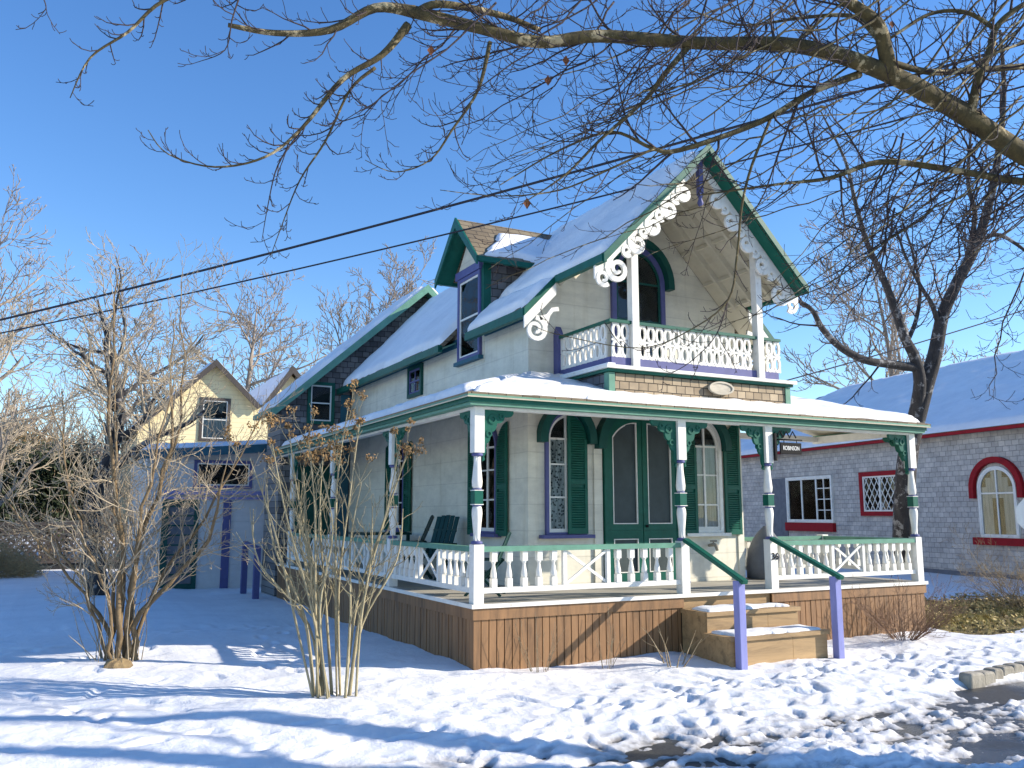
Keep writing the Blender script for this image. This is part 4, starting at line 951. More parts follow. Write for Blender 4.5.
# ------------------------------------------------------------------ lattice fence on the left
lf = empty('lattice_fence', (-4.5,20,0), 'dark lattice fence panel along the back of the left yard', 'fence')
Fz = lambda u,z,d: (u,20-d,z)
l_ = MB(); H0, H1, x0, x1 = .35, 1.35, -9.0, -2.0
xx = x0-1
while xx < x1+1:
    for s in (-1, 1):
        a = (xx, H0); b2 = (xx+s*(H1-H0), H1)
        l_.ribbon(Fz, [a, b2], .06, .0+(.012 if s > 0 else 0), .01+(.012 if s > 0 else 0))
    xx += .20
l_.build('lattice', M['dark_wood'], lf)
l_ = MB(); l_.fbox(Fz, x0-1.2,x1+1.2,H1,H1+.10,-.02,.04); l_.fbox(Fz, x0-1.2,x1+1.2,H0-.08,H0,-.02,.04); l_.build('rail', M['dark_wood'], lf)
l_ = MB(); l_.fbox(Fz, x0-1.2,x1+1.2,.0,H0-.09,-.05,-.03); l_.build('backing', M['dark'], lf)
for x in (-9.5,-7.6,-5.7,-3.8,-1.9): MB().fbox(Fz, x-.06,x+.06,-.1,1.55,-.10,-.021).build('post', M['dark_wood'], lf)

#TREES#
# ------------------------------------------------------------------ trees and shrubs
CO = Vector((-4.2418,-9.0487,1.6683)); FW = Vector((math.sin(.4812)*math.cos(.1482), math.cos(.4812)*math.cos(.1482), math.sin(.1482))); RT = Vector((math.cos(.4812),-math.sin(.4812),0)); UP = RT.cross(FW)
def at(px, py, D): return CO + (FW + RT*((px-512)/873.15) - UP*((py-384)/873.15))*D
def smooth(pts, rad, n):
    """Catmull-Rom through the joints of a limb"""
    P = [Vector(p) for p in pts]; m = len(P); o = []; r = []
    for i in range(m-1):
        a = P[max(i-1,0)]; b = P[i]; c = P[i+1]; d = P[min(i+2,m-1)]
        for k in range(n):
            t = k/n; t2 = t*t; t3 = t2*t
            o.append(.5*((2*b)+(c-a)*t+(2*a-5*b+4*c-d)*t2+(3*b-a-3*c+d)*t3)); r.append(rad[i]*(1-t)+rad[i+1]*t)
    o.append(P[-1]); r.append(rad[-1]); return o, r
class Tree:
    def __init__(s, seed): s.rn = random.Random(seed); s.thick = MB(); s.thin = MB(); s.tips = []
    def put(s, pts, rad, to=None):
        r0 = rad[0]; n = 9 if r0 > .06 else 6 if r0 > .02 else 4 if r0 > .008 else 3
        (to or (s.thick if r0 > s.cut else s.thin)).tube(pts, rad, n, cap=r0 > .01)
    cut = .014
    def shoot(s, p, d, L, r0, r1, nseg, wob, trop, up=Vector((0,0,1))):
        rn = s.rn; pts = [p]; rad = [r0]; d = d.normalized(); st = L/nseg
        for k in range(nseg):
            d = (d + Vector((rn.gauss(0,wob),rn.gauss(0,wob),rn.gauss(0,wob))) + up*trop*(k+1)/nseg).normalized()
            pts.append(pts[-1]+d*st); rad.append(r0+(r1-r0)*(k+1)/nseg)
        return pts, rad
    def spawn(s, pts, rad, lev, cfg, t0=0.0):
        """cfg[lev] = (spacing, length, angle lo, hi, wobble, trop, rmax)"""
        if lev >= len(cfg): 
            s.tips.append(pts[-1]); return
        sp, Ln, a0, a1, wob, trop, rmax = cfg[lev]; rn = s.rn
        segL = [(pts[i+1]-pts[i]).length for i in range(len(pts)-1)]; tot = sum(segL)
        x = tot*t0 + sp*rn.uniform(.2,1); side = rn.uniform(0, 6.28)
        while x < tot:
            acc = 0
            for i, l in enumerate(segL):
                if acc + l >= x: break
                acc += l
            f = (x-acc)/max(segL[i],1e-6); p = pts[i].lerp(pts[i+1], f); r = rad[i]*(1-f)+rad[i+1]*f
            t = (pts[i+1]-pts[i]).normalized(); side += 2.4 + rn.gauss(0,.5)
            o = t.orthogonal().normalized(); b = t.cross(o); dr = o*math.cos(side)+b*math.sin(side)
            a = rn.uniform(a0, a1); d = t*math.cos(a)+dr*math.sin(a)
            L = Ln*rn.uniform(.45,1.15)*(1-.45*x/tot)
            rc = min(r*.62, rmax); rt = max(rc*.35, s.rmin)
            rc = max(rc, s.rmin)
            ns = max(2, min(7, int(L/.12)+2)) if lev < len(cfg)-1 else 2 + (lev < 3)
            q, qr = s.shoot(p, d, L, rc, rt, ns, wob, trop)
            s.put(q, qr); s.spawn(q, qr, lev+1, cfg, .15)
            x += sp*rn.uniform(.6,1.4)
        s.tips.append(pts[-1])
    rmin = .0022
    def finish(s, name, base, label, cat, tm, bm, group=None):
        root = empty(name, base, label, cat, group)
        s.thick.build('trunk', tm, root, recalc=False)
        if s.thin.v: s.thin.build('branches', bm, root, recalc=False)
        return root

# --- the big tree over the road, its trunk out of frame on the right
T = Tree(11); T.cut = .012; T.rmin = .0027
gb = Vector((7.2,-7.5,-.25))
def limb(pp, r, cfg, n=5, t0=0.0, jit=.0):
    pts, rad = smooth([at(*q) for q in pp], r, n)
    if jit: pts = [pts[0]] + [p + Vector((T.rn.gauss(0,jit),T.rn.gauss(0,jit),T.rn.gauss(0,jit))) for p in pts[1:]]
    T.put(pts, rad); T.spawn(pts, rad, 0, cfg, t0)
tk, tr_ = smooth([gb, gb+Vector((.02,.02,.5)), gb+Vector((.0,.05,1.8)), gb+Vector((-.1,.1,3.2)), gb+Vector((.1,.0,4.8)), gb+Vector((.3,.2,6.5)), gb+Vector((.2,.0,8.5))], [.36,.27,.24,.22,.17,.12,.05], 5)
T.put(tk, tr_)
T.spawn(tk, tr_, 0, [(1.1,2.4,.7,1.3,.12,.12,.05),(.34,.9,.5,1.0,.12,.1,.012),(.14,.3,.5,.9,.1,.1,.004)], .55)
SP = (.07,.085,.5,1.0,.15,.5,.004)
D3 = [(.21,1.15,.4,1.0,.11,.08,.011),(.10,.42,.45,.95,.13,.35,.0065),SP]
D2 = [(.14,.62,.45,.95,.12,.25,.0075),(.075,.18,.45,.9,.14,.5,.0045)]
D2b = [(.085,.42,.5,.95,.12,.45,.0068),(.055,.09,.45,.9,.14,.6,.0042)]
main = [(1230,250,8.3),(1120,200,8.1),(1024,154,7.9),(960,112,7.7),(885,72,7.4),(800,46,7.2),(700,43,7.0),(600,36,6.9),(540,42,6.8),(480,28,6.7),(415,12,6.6)]
limb([tuple(main[0][:2])+(8.3,)]+main[1:], [.110,.103,.094,.086,.074,.060,.051,.050,.048,.045,.048], D3, t0=.15)
# junction to the trunk
j0 = at(1230,250,8.3); T.put(*smooth([gb+Vector((-.05,.08,2.6)), (gb+Vector((-.1,.1,3.3))).lerp(j0,.5), j0], [.20,.17,.15], 4))
limb([(415,12,6.6),(375,8,6.5),(330,30,6.4),(275,33,6.3),(228,25,6.2)], [.05,.034,.028,.022,.016], D2, t0=.2)
limb([(415,14,6.6),(440,4,6.6),(500,15,6.9),(540,30,7.1)], [.034,.03,.028,.02], D2)
limb([(408,25,6.6),(382,55,6.5),(342,80,6.4),(302,128,6.3),(265,157,6.2),(215,167,6.1),(168,154,6.0),(148,130,6.0)], [.036,.026,.022,.013,.010,.0075,.005,.003], D2b, t0=.12)
limb([(375,68,6.5),(350,90,6.4),(326,140,6.35),(300,180,6.3),(282,225,6.2),(270,258,6.2)], [.016,.012,.010,.007,.005,.003], D2b, t0=.1)
limb([(300,132,6.3),(278,165,6.2),(268,205,6.2),(262,240,6.15)], [.009,.007,.005,.003], D2b, t0=.1)
limb([(490,42,6.7),(478,90,6.6),(452,130,6.5),(430,160,6.4),(395,172,6.3),(365,160,6.3)], [.020,.014,.011,.008,.005,.003], D2b, t0=.1)
limb([(330,-40,6.2),(230,-20,6.1),(165,0,6.0),(128,32,5.95),(90,58,5.9),(70,98,5.9)], [.03,.02,.013,.010,.007,.003], D2b)
limb([(240,-5,6.1),(232,20,6.0),(225,50,6.0),(198,62,6.0)], [.009,.007,.005,.003], D2b); limb([(30,-40,6),(40,-10,6),(46,8,6),(38,14,6)], [.008,.006,.004,.003], D2b)
limb([(890,74,7.4),(884,45,7.3),(876,22,7.2),(845,0,7.1),(815,-20,7.0)], [.07,.06,.052,.045,.04], D3)
limb([(880,40,7.3),(860,20,7.4),(840,15,7.5),(800,18,7.6),(740,25,7.7),(690,10,7.8)], [.03,.02,.018,.014,.01,.006], D2)
limb([(970,118,7.7),(978,80,7.6),(990,50,7.6),(996,28,7.6),(1015,10,7.6),(1050,-10,7.7)], [.045,.038,.034,.03,.025,.02], D3)
limb([(994,28,7.6),(965,12,7.6),(930,14,7.6),(895,35,7.5),(850,65,7.4),(790,110,7.3)], [.024,.02,.016,.013,.01,.006], D2)
limb([(890,62,7.4),(930,72,7.6),(975,70,7.9),(1040,65,8.2)], [.03,.028,.028,.03], D3)
limb([(1090,190,8.1),(1010,180,8.0),(940,168,7.9),(880,162,7.8),(830,178,7.7),(780,184,7.6),(700,195,7.5)], [.04,.034,.03,.026,.018,.012,.006], D3)
limb([(860,74,7.4),(812,92,7.3),(760,122,7.2),(680,150,7.1),(652,148,7.05),(612,132,7.0),(560,150,6.9),(500,185,6.8)], [.034,.026,.024,.020,.016,.012,.008,.004], D3)
limb([(655,148,7.0),(612,168,6.9),(560,190,6.8),(500,196,6.7),(440,190,6.6)], [.014,.011,.008,.005,.003], D2)
limb([(690,45,7.0),(664,75,6.9),(645,100,6.9),(600,140,6.8),(565,175,6.7),(520,205,6.6)], [.026,.022,.016,.012,.008,.003], D2)
limb([(770,120,7.2),(752,165,7.0),(742,205,6.95),(737,255,6.9),(728,300,6.8),(690,330,6.7),(640,348,6.6),(560,335,6.5),(532,325,6.5)], [.014,.012,.010,.009,.008,.006,.005,.004,.003], [(.22,.4,.5,1.0,.14,.25,.005),(.11,.10,.45,.9,.14,.5,.0035)], t0=.3)
limb([(728,300,6.8),(716,335,6.75),(690,362,6.7),(662,378,6.7)], [.007,.005,.004,.003], D2b)
rr = random.Random(5)
for k in range(34):                                           # long sweeping shoots from upper right to lower left
    x0 = rr.uniform(760,1180); y0 = rr.uniform(-60,150); L = rr.uniform(180,420); dz = rr.uniform(7.0,9.2); a = rr.uniform(.30,.85)
    x1 = x0-L*math.cos(a); y1 = min(y0+L*math.sin(a), 330)
    limb([(x0,y0,dz),((x0*2+x1)/3,(2*y0+y1)/3+rr.uniform(0,22),dz-.2),((x0+2*x1)/3,(y0+2*y1)/3+rr.uniform(-4,22),dz-.35),(x1,y1,dz-.5)], [.013,.010,.007,.003], [(.26,.5,.4,.9,.12,.12,.006),(.14,.18,.4,.9,.14,.3,.0035)], jit=.015)
for k in range(20):
    x0 = rr.uniform(430,860); y0 = rr.uniform(-50,40); L = rr.uniform(90,220); dz = rr.uniform(6.4,7.6); a = rr.uniform(.5,1.2)
    x1 = x0-L*math.cos(a); y1 = y0+L*math.sin(a)
    limb([(x0,y0,dz),((x0+x1)/2+rr.uniform(-10,16),(y0+y1)/2,dz-.2),(x1,y1,dz-.3)], [.011,.007,.003], D2, jit=.015)
for k in range(26):                                           # right edge, hanging
    x0 = rr.uniform(880,1120); y0 = rr.uniform(130,230); L = rr.uniform(90,230); dz = rr.uniform(7.8,9.5); a = rr.uniform(.35,1.3)
    x1 = x0-L*math.cos(a); y1 = y0+L*math.sin(a)
    limb([(x0,y0,dz),((x0+x1)/2+rr.uniform(-10,20),(y0+y1)/2+12,dz-.2),(x1,y1,dz-.3)], [.010,.007,.003], D2, jit=.015)
bigtree = T.finish('bare_tree', tuple(gb), 'large bare tree whose mossy limb arches over the front of the cottage', 'tree', M['bark_moss'], M['twig_dark'], 'bare winter trees')
lfm = MB()
for (px_, py_, D) in ((431,50,6.6),(527,203,6.6),(892,24,7.2),(566,60,6.8),(548,80,6.8)):
    c = at(px_,py_,D); s = .05 if px_ < 600 else .04
    q = [c+RT*(-s*.6), c+UP*s*.9+FW*.02, c+RT*s*.6+FW*.015, c-UP*s*1.0-FW*.01]
    lfm.add(q + [c+FW*.02], [(0,1,4),(1,2,4),(2,3,4),(3,0,4)], True)
each(lfm, 'dead_leaf', M['leaf'], bigtree)

# --- dark forked tree behind the right end of the porch
T = Tree(23); T.cut = .025; T.rmin = .004
D4 = [(.42,1.7,.5,1.1,.13,.10,.02),(.26,.7,.45,1.0,.14,.18,.010),(.16,.25,.45,.95,.15,.3,.006)]
D4b = [(.34,.9,.5,1.1,.14,.12,.014),(.18,.32,.45,.95,.15,.3,.007)]
limb([(906,566,17),(904,540,17),(905,490,17),(909,450,17),(918,415,17),(926,385,17),(935,355,17),(943,315,17),(957,283,16.9),(976,246,16.8),(990,200,16.7),(999,150,16.6),(1004,90,16.5),(1000,30,16.4)], [.25,.21,.195,.185,.165,.155,.14,.12,.11,.095,.08,.065,.045,.025], D4, t0=.45)
limb([(914,420,17),(920,385,16.9),(915,358,16.9),(905,338,16.8),(896,312,16.8),(884,280,16.7),(868,245,16.6),(856,205,16.5),(845,160,16.4),(820,110,16.3)], [.13,.12,.105,.09,.08,.065,.05,.04,.028,.012], D4, t0=.3)
limb([(918,368,16.9),(895,365,16.8),(865,360,16.6),(840,347,16.5),(822,328,16.4),(812,310,16.3),(795,300,16.2),(780,303,16.2)], [.095,.085,.075,.066,.058,.045,.03,.016], D4, t0=.2)
limb([(940,330,17),(932,305,16.9),(920,285,16.9),(905,255,16.8),(895,225,16.8)], [.06,.05,.04,.03,.015], D4b)
limb([(908,340,16.9),(916,320,17),(920,290,17),(912,250,17),(900,215,17)], [.05,.045,.035,.025,.012], D4b)
limb([(968,255,16.8),(975,215,16.9),(968,180,17),(972,120,17)], [.06,.05,.04,.015], D4b)
limb([(975,245,16.8),(1000,235,16.9),(1040,262,17)], [.05,.04,.025], D4b)
T.finish('bare_tree', tuple(at(906,566,17)), 'dark forked bare tree standing behind the right end of the porch', 'tree', M['bark_dark'], M['twig_dark'], 'bare winter trees')

# --- multi-stemmed tree in the front left yard
T = Tree(31); T.cut = .013; T.rmin = .0028
c0 = Vector((-3.44,1.85,.0))
D5 = [(.16,1.05,.35,1.0,.15,.13,.010),(.11,.5,.4,1.0,.18,.14,.0065),(.075,.2,.4,1.0,.2,.25,.0042)]
stems = [(-1.25,.2,1.7,.05),(-1.9,-.2,2.4,.035),(-.55,.5,3.6,.05),(-.2,-.3,4.4,.055),(.25,.3,4.0,.05),(.55,-.2,3.2,.05),(1.1,.1,2.2,.06),(-.8,-.5,2.9,.035),(1.5,.5,3.0,.04),(.1,.8,4.6,.045),(-1.3,.6,3.2,.04)]
for k, (dx, dy, hh, r) in enumerate(stems):
    e = c0 + RT*dx*.92 + Vector((FW.x,FW.y,0))*dy + Vector((0,0,hh))
    b0 = c0 + RT*dx*.10 + Vector((0,dy*.15,-.1)); m1 = b0.lerp(e,.28)-RT*dx*.155+Vector((0,0,.03)); m2 = b0.lerp(e,.6)+Vector((T.rn.gauss(0,.1),T.rn.gauss(0,.1),.1))
    pts, rad = smooth([b0,m1,m2,e], [r*.66,r*.5,r*.34,.006], 5); pts = [pts[0]]+[q+Vector((T.rn.gauss(0,.022),T.rn.gauss(0,.022),0)) for q in pts[1:]]; T.put(pts, rad); T.spawn(pts, rad, 0, D5, .2)
for k in range(30):
    a = T.rn.uniform(0,6.28); r_ = T.rn.uniform(.05,.26); l_ = T.rn.uniform(.1,.7); q, qr = T.shoot(c0+Vector((math.cos(a)*r_,math.sin(a)*r_,-.05)), Vector((math.cos(a)*l_,math.sin(a)*l_,1)), T.rn.uniform(.3,1.2), T.rn.uniform(.005,.011), .003, 6, .13, .05); T.put(q, qr, T.thin)
T.finish('bare_tree', tuple(c0), 'low bare tree with many orange stems fanning from the snow in the left yard', 'tree', M['bark_tan'], M['twig_pale'], 'bare winter trees')
rk = MB(); rng2 = random.Random(2); vs_ = []
for j in range(6):
    for i in range(10):
        a = 2*PI*i/10; ph = PI*(j+.5)/6 - PI/2; r_ = 1+.22*rng2.uniform(-1,1); vs_.append((-3.50+.16*math.cos(ph)*math.cos(a)*r_, 1.45+.12*math.cos(ph)*math.sin(a)*r_, .05+.085*math.sin(ph)*r_))
rk.add(vs_, [(j*10+i, j*10+(i+1)%10, (j+1)*10+(i+1)%10, (j+1)*10+i) for j in range(5) for i in range(10)] + [tuple(range(50,60)), tuple(range(9,-1,-1))])
tag(rk.build('rock', M['rock']), 'small ochre rock at the foot of the many-stemmed tree', 'rock')

# --- hydrangea with dried heads in front of the porch corner
T = Tree(41); T.cut = 1e-9; T.rmin = .003; hb = Vector((-1.71,-.53,-.02)); fl = MB(); heads = []
for k in range(19):
    a = T.rn.uniform(0,6.28); sp = T.rn.uniform(.1,1.0)
    side = (RT*math.cos(a)*1.0 + Vector((FW.x,FW.y,0)).normalized()*math.sin(a)*.7)
    hh = T.rn.uniform(1.9,3.35)*(1-.22*sp); wd = sp*T.rn.uniform(.6,1.25) + (.25 if math.cos(a) < 0 else 0)
    b0 = hb + side*.20*T.rn.uniform(.3,1.2) + Vector((0,0,-.1)); e = hb + side*wd + Vector((0,0,hh))
    pts, rad = smooth([b0, b0.lerp(e,.35)-side*wd*.07+Vector((T.rn.gauss(0,.05),T.rn.gauss(0,.05),.08)), b0.lerp(e,.7)+Vector((T.rn.gauss(0,.06),T.rn.gauss(0,.06),.05)), e], [T.rn.uniform(.011,.021),.0135,.0095,.0045], 5); T.put(pts, rad)
    n0 = len(T.tips); T.spawn(pts, rad, 0, [(.17,.70,.25,.7,.12,.2,.008),(.16,.26,.3,.75,.14,.25,.0045)], .30); heads += [pts[-1]] + T.tips[n0:]
T.rn.shuffle(heads); hs = [h for h in heads if h.z > 1.5]
def head(mb, c, rn, s):
    for k in range(26):
        d = Vector((rn.gauss(0,1),rn.gauss(0,1),rn.gauss(0,.7))).normalized()*s*rn.uniform(.4,1); q = c+d; u = Vector((rn.gauss(0,1),rn.gauss(0,1),rn.gauss(0,1))).normalized(); v = u.orthogonal().normalized(); z = .014
        mb.add([q-u*z, q+v*z, q+u*z, q-v*z], [(0,1,2,3)])
for h in sorted(hs[:260], key=lambda h: -h.z)[:80]: head(fl, h, T.rn, T.rn.uniform(.035,.075))
hroot = empty('hydrangea_shrub', tuple(hb), 'tall bare shrub with dried brown flower heads before the porch corner', 'shrub')
T.thick.build('stems', M['stem'], hroot, recalc=False); tag(fl.build('dried_flowers', M['flower'], hroot, recalc=False), kind='stuff')

# --- small bare shrubs
def shrub(loc, n, h, w, seed, mt, label, r=.006, cfg=None, group='small bare shrubs', lean=0, name='bare_shrub'):
    T = Tree(seed); T.cut = 1e9; T.rmin = .002; b = Vector(loc); cfg = cfg or [(.13,.34,.3,.8,.12,.15,.004),(.09,.12,.3,.9,.15,.2,.0028)]
    for k in range(n):
        a = T.rn.uniform(0,6.28); d = Vector((math.cos(a)*w,math.sin(a)*w,T.rn.uniform(.6,1)*h)); L = d.length*T.rn.uniform(.7,1.1)
        q, qr = T.shoot(b+Vector((math.cos(a)*.06,math.sin(a)*.06,-.08)), d, L, r, .002, 6, .07, .03); T.put(q, qr); T.spawn(q, qr, 0, cfg, .2)
    return tag(T.thin.build(name, mt, recalc=False), label, 'shrub', group)
def shrub_at(*a, **k):
    o = shrub(*a, **k); return o
shrub_at((6.45,-.42,-.06), 46, .85, .75, 51, M['twig_red'], 'low twiggy brown shrub against the skirt right of the steps', cfg=[(.10,.36,.3,.9,.14,.12,.0042),(.07,.15,.3,.9,.16,.2,.003)])
shrub_at((2.25,-.62,-.10), 6, .70, .35, 52, M['twig_tan'], 'sparse pale twigs in the snow just left of the steps', r=.011, cfg=[(.2,.26,.5,.8,.05,.1,.007)])
shrub_at((.72,-.22,-.08), 12, .85, .22, 53, M['twig_tan'], 'thin dry weeds against the porch skirt near the corner', r=.004, cfg=[(.3,.15,.3,.8,.1,.1,.003)])
shrub_at((1.55,-.28,-.08), 9, .72, .22, 54, M['twig_tan'], 'thin dry weeds against the middle of the front skirt', r=.004, cfg=[(.3,.15,.3,.8,.1,.1,.003)])
shrub_at((11.5,1.0,-.1), 44, 1.15, 1.05, 55, M['twig_tan'], 'dense brown twiggy bush at the right edge by the shingled building', r=.011, cfg=[(.12,.7,.4,1.1,.16,.06,.007),(.09,.32,.4,1.1,.18,.1,.0045),(.08,.12,.4,1.,.2,.1,.0035)])

# --- background trees
def bgtree(loc, h, seed, label, tm, bm, spread=.55, nl=9, r=.22, group='bare winter trees', t1=.3, dens=1.0):
    T = Tree(seed); T.cut = .03; T.rmin = .010; b = Vector(loc)
    pts, rad = smooth([b, b+Vector((T.rn.gauss(0,.2),T.rn.gauss(0,.2),h*.3)), b+Vector((T.rn.gauss(0,.4),T.rn.gauss(0,.4),h*.6)), b+Vector((T.rn.gauss(0,.6),T.rn.gauss(0,.6),h))], [r,r*.75,r*.45,.02], 5)
    T.put(pts, rad)
    T.rmin = max(.006, .00034*(b-CO).length)
    T.spawn(pts, rad, 0, [(h*.045/dens,h*spread,.5,1.05,.13,.10,r*.4),(h*.036/dens,h*.24,.4,.95,.15,.10,.03),(h*.021/dens,h*.10,.4,.95,.16,.15,.014),(h*.014,h*.035,.4,.9,.16,.2,.007)], t1)
    return T.finish('bare_tree', loc, label, 'tree', tm, bm, group)
bgtree((-3.27,10.4,-.1), 6.3, 61, 'bare tree with a thick dark trunk in the shaded left yard', M['bark_dark'], M['twig_pale'], .62, r=.22, t1=.34, dens=.75)
bgtree((-7.6,31.0,-.1), 14.0, 62, 'pale tall bare tree at the far left edge behind the yard', M['twig_grey'], M['twig_grey'], .40, r=.3)
bgtree((3.3,34.0,-.1), 12.0, 63, 'bare spreading tree beyond the gables of the yellow house', M['twig_grey'], M['twig_grey'], .55, r=.3, t1=.4)
bgtree((10.0,36.0,-.1), 13.0, 64, 'bare bushy tree rising behind the rear roof of the cottage', M['twig_grey'], M['twig_grey'], .5, r=.3)
bgtree((-5.8,15.5,-.1), 6.0, 66, 'tangled pale bare tree left of the dark trunk near the lattice', M['twig_grey'], M['twig_pale'], .6, r=.14, t1=.15, dens=.8)
bgtree((-1.4,26.0,-.1), 8.5, 65, 'slim bare tree beside the left wall of the yellow house', M['twig_grey'], M['twig_grey'], .5, r=.16, t1=.2)
bgtree((24.0,30.0,-.1), 12.0, 67, 'bare tree far behind the shingled building to the left of the forked tree', M['twig_grey'], M['twig_grey'], .5, r=.25)
bgtree((36.0,24.0,-.1), 16.0, 68, 'tall bare tree behind the snowy roof at the right edge', M['twig_grey'], M['twig_grey'], .45, r=.3)

# --- evergreen shrubs and dry brush behind the lattice
def bush(name, c, rx, ry, rzz, seed, mt, label, n=5200, leaf=.085, group=None, trunkm=None):
    rn = random.Random(seed); c = Vector(c); root = empty(name, (c.x,c.y,-.1), label, 'shrub', group); mb = MB(); stm = MB(); cl = []
    for k in range(34):
        d = Vector((rn.gauss(0,1),rn.gauss(0,1),rn.gauss(0,.9))).normalized()*rn.uniform(.35,1); p = c+Vector((d.x*rx,d.y*ry,d.z*rzz)); cl.append(p)
        stm.tube([(c.x+d.x*.2,c.y+d.y*.2,-.1), (c.x+d.x*rx*.5,c.y+d.y*ry*.5,(p.z-.1)*.55), tuple(p)], [.035,.022,.008], 4)
    for k in range(n):
        p = rn.choice(cl) + Vector((rn.gauss(0,.22*rx),rn.gauss(0,.22*ry),rn.gauss(0,.17*rzz)))
        if p.z < .05: continue
        u = Vector((rn.gauss(0,1),rn.gauss(0,1),rn.gauss(0,1))).normalized(); v = u.orthogonal().normalized(); s = leaf*rn.uniform(.6,1.4)
        mb.add([p-u*s, p+v*s*.45, p+u*s, p-v*s*.45], [(0,1,2,3)])
    stm.build('stems', M['twig_tan'], root, recalc=False); mb.build('foliage', mt, root, recalc=False); return root
bush('evergreen_shrub', (-6.6,23.6,2.6), 2.0,1.2,1.9, 71, M['needle'], 'dark evergreen shrub behind the lattice at the left edge', group='evergreen shrubs')
bush('evergreen_shrub', (-4.2,23.4,2.5), 1.2,1.0,1.5, 72, M['needle'], 'dark evergreen shrub behind the thick trunk of the left yard', group='evergreen shrubs')
bush('evergreen_shrub', (-9.6,23.0,2.2), 1.7,1.0,1.9, 73, M['needle'], 'dark evergreen shrub farthest to the left beyond the yard', group='evergreen shrubs')
br_ = MB(); rn = random.Random(9)
for k in range(9000):
    x = rn.uniform(-11,-4.3)-.6*abs(rn.gauss(0,.5)); y = rn.uniform(16.2,17.6); z = rn.uniform(0,.3)+rn.random()**1.6*1.3*min(1,(-3.9-x)/2.2)*(.6+.6*float(vnoise(x*1.3,y,8))); p = Vector((x,y,z)); u = Vector((rn.gauss(0,1),rn.gauss(0,.6),rn.gauss(.3,.7))).normalized(); v = u.orthogonal().normalized(); L = rn.uniform(.08,.26)
    br_.add([p-u*L-v*.006, p-u*L+v*.006, p+u*L+v*.004, p+u*L-v*.004], [(0,1,2,3)])
tag(br_.build('dry_brush', M['brush'], recalc=False), 'tangle of dry tan brush in front of the lattice fence', 'brush', kind='stuff')
def brushwood(name, n, x0, x1, y0, y1, hfun, L0, L1, wd, mt, label, seed):
    rn = random.Random(seed); mb = MB()
    for k in range(n):
        x = rn.uniform(x0,x1); y = rn.uniform(y0,y1); H_ = hfun(x); z = H_*rn.random()**.8
        p = Vector((x,y,z-.1)); u = Vector((rn.gauss(0,.55),rn.gauss(0,.4),abs(rn.gauss(.7,.5)))).normalized(); L = rn.uniform(L0,L1); q = p+u*L+Vector((rn.gauss(0,.15*L),0,rn.gauss(0,.1*L)))
        mb.tube([p, p.lerp(q,.5)+Vector((rn.gauss(0,.06*L),rn.gauss(0,.06*L),0)), q], [wd,wd*.7,wd*.35], 3, cap=False)
    return tag(mb.build(name, mt, recalc=False), label, 'thicket', kind='stuff')
brushwood('thicket', 9000, -18,-3.0, 27.5,30.5, lambda x: 3.8+1.4*float(vnoise(np.array(x*.7),np.array(.3),3)), .5,1.6,.014, M['brush'], 'tan tangle of bare bushes behind the lattice fence', 81)
brushwood('far_woods', 9000, -70,75, 62,75, lambda x: 5.5+4*float(vnoise(np.array(x*.13),np.array(.3),4)), 1.5,4.5,.07, M['twig_grey'], 'far bare wood behind the houses', 82)
hl = MB(); hx = np.linspace(-160,170,60)
hl.add([(x,78,-.5) for x in hx]+[(x,84,3.6+1.6*float(vnoise(np.array(x*.05),np.array(.7),5))) for x in hx]+[(x,140,3.) for x in hx], [(i,i+1,60+i+1,60+i) for i in range(59)]+[(60+i,60+i+1,120+i+1,120+i) for i in range(59)], True)
tag(hl.build('hill', paint('winter_hill', (.10,.08,.055), .95, .5, .4)), 'low brown wooded rise far behind the houses', 'hill', kind='structure')
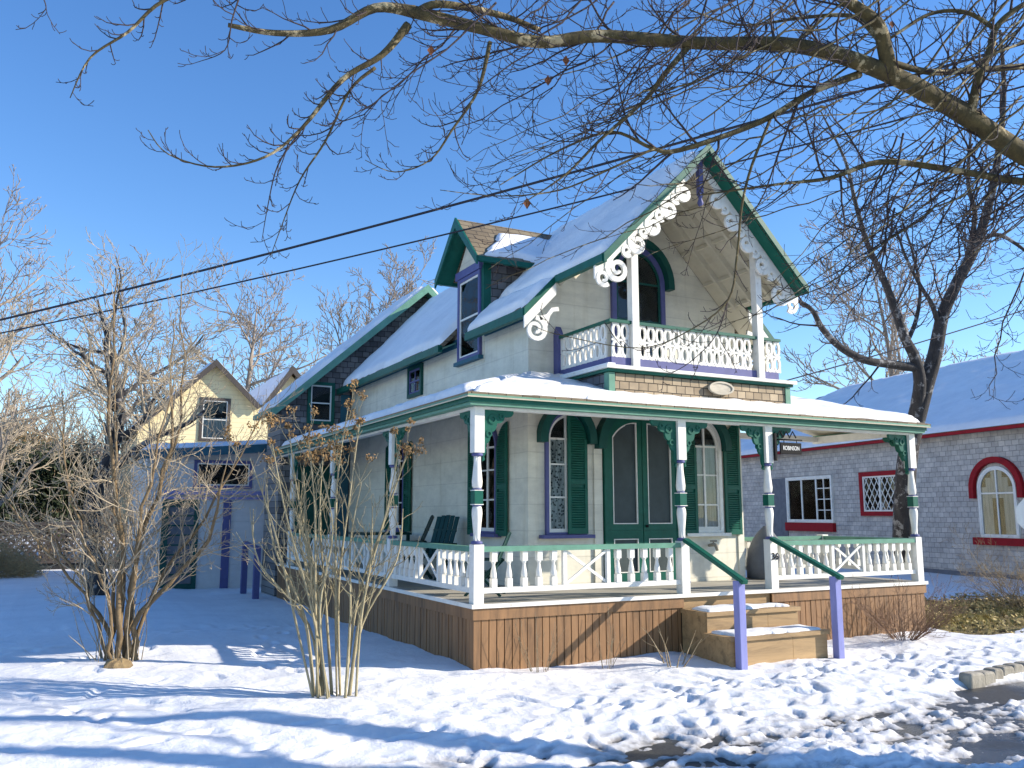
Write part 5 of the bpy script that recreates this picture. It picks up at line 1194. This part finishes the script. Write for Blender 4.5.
# leaf litter on the planting bed
ll = MB()
for k in range(5600):
    x = rn.uniform(7.7,13.2); y = rn.gauss(1.35,.55) if rn.random() < .6 else rn.uniform(-.8,2.9); z = float(base_h(np.array(x),np.array(y)))+rn.uniform(-.03,.05)+(.09*rn.random() if y > 1.2 else 0); p = Vector((x,y,z)); u = Vector((rn.gauss(0,1),rn.gauss(0,1),rn.gauss(0,.9))).normalized(); v = u.orthogonal().normalized(); s = rn.uniform(.02,.05)
    ll.add([p-u*s, p+v*s*.6, p+u*s, p-v*s*.6], [(0,1,2,3)])
gs = MB()
for k in range(5200):
    x = rn.uniform(7.6,13.0); y = rn.gauss(.65,.45); z = float(base_h(np.array(x),np.array(y)))-.01
    if vnoise(x*1.2,y*1.6,55) < .38: continue
    L = rn.uniform(.05,.13); a = rn.uniform(0,6.28); q = Vector((x,y,z)); e = q+Vector((math.cos(a)*L*.8,math.sin(a)*L*.8,L*.7)); u = Vector((-math.sin(a),math.cos(a),0))*.006
    gs.add([q-u,q+u,e], [(0,1,2)])
tag(gs.build('dry_grass', paint('dry_grass', (.42,.34,.11), .9, .45, 5), recalc=False), 'short yellow winter grass on the bed right of the porch', 'grass', kind='stuff')
m, t, b = nt('leaf_litter'); oi = N(t, 'ShaderNodeTexNoise', Scale=9.0); t.links.new(coords(t), oi.inputs['Vector'])
t.links.new(ramp(t, oi.outputs['Fac'], [(.35,(.08,.055,.02,1)),(.5,(.30,.24,.075,1)),(.65,(.52,.38,.16,1))]), b.inputs['Base Color']); b.inputs['Roughness'].default_value = .8
tag(ll.build('ground_cover', m, recalc=False), 'low leafy ground cover and litter on the bed right of the porch', 'ground cover', kind='stuff')

# --- stone kerb, cables, sign
kb = empty('stone_kerb', (4.7,-2.5,-.2), 'short curved kerb of pale cobble stones at the road edge on the right', 'kerb')
rn = random.Random(6); x = 4.75
while x < 9.5:
    w_ = rn.uniform(.20,.30); t_ = min((x-4.75)/1.0,1); y0 = -2.55 - .28*(1-t_)**2*0 + .10*t_ + (x-4.75)*.05; q = MB(); hgt = .05+rn.uniform(-.01,.015)
    hgt -= .085; q.prism(lambda u,z,d: (u, y0+d, z), [(x,-.3),(x+w_-.02,-.3),(x+w_-.025,-.05+hgt-.02),(x+w_-.05,-.03+hgt),(x+.03,-.03+hgt),(x+.005,-.05+hgt-.02)], -.06, .10)
    q.build('kerb_stone', M['stone'], kb, bevel=.028); x += w_
def cable(a, b, sag, r, label, extra=None):
    a = Vector(a); b = Vector(b)
    pts = [a.lerp(b,k/40) - Vector((0,0,sag*4*(k/40)*(1-k/40))) for k in range(41)]
    tag(MB().tube(pts, r, 6).build('utility_cable', M['cable'], recalc=False), label, 'cable', 'utility cables over the yard')
cable(at(-260,378,17), at(1300,-40,11.0), .30, .020, 'thick black utility cable crossing the sky, upper of the two')
cable(at(-260,382,17), at(1300,10,11.0), .34, .013, 'thin black utility cable crossing the sky just below the thick one')
cable(at(770,385,13), at(1150,268,15), .06, .010, 'thin service cable from the cottage to the right edge')
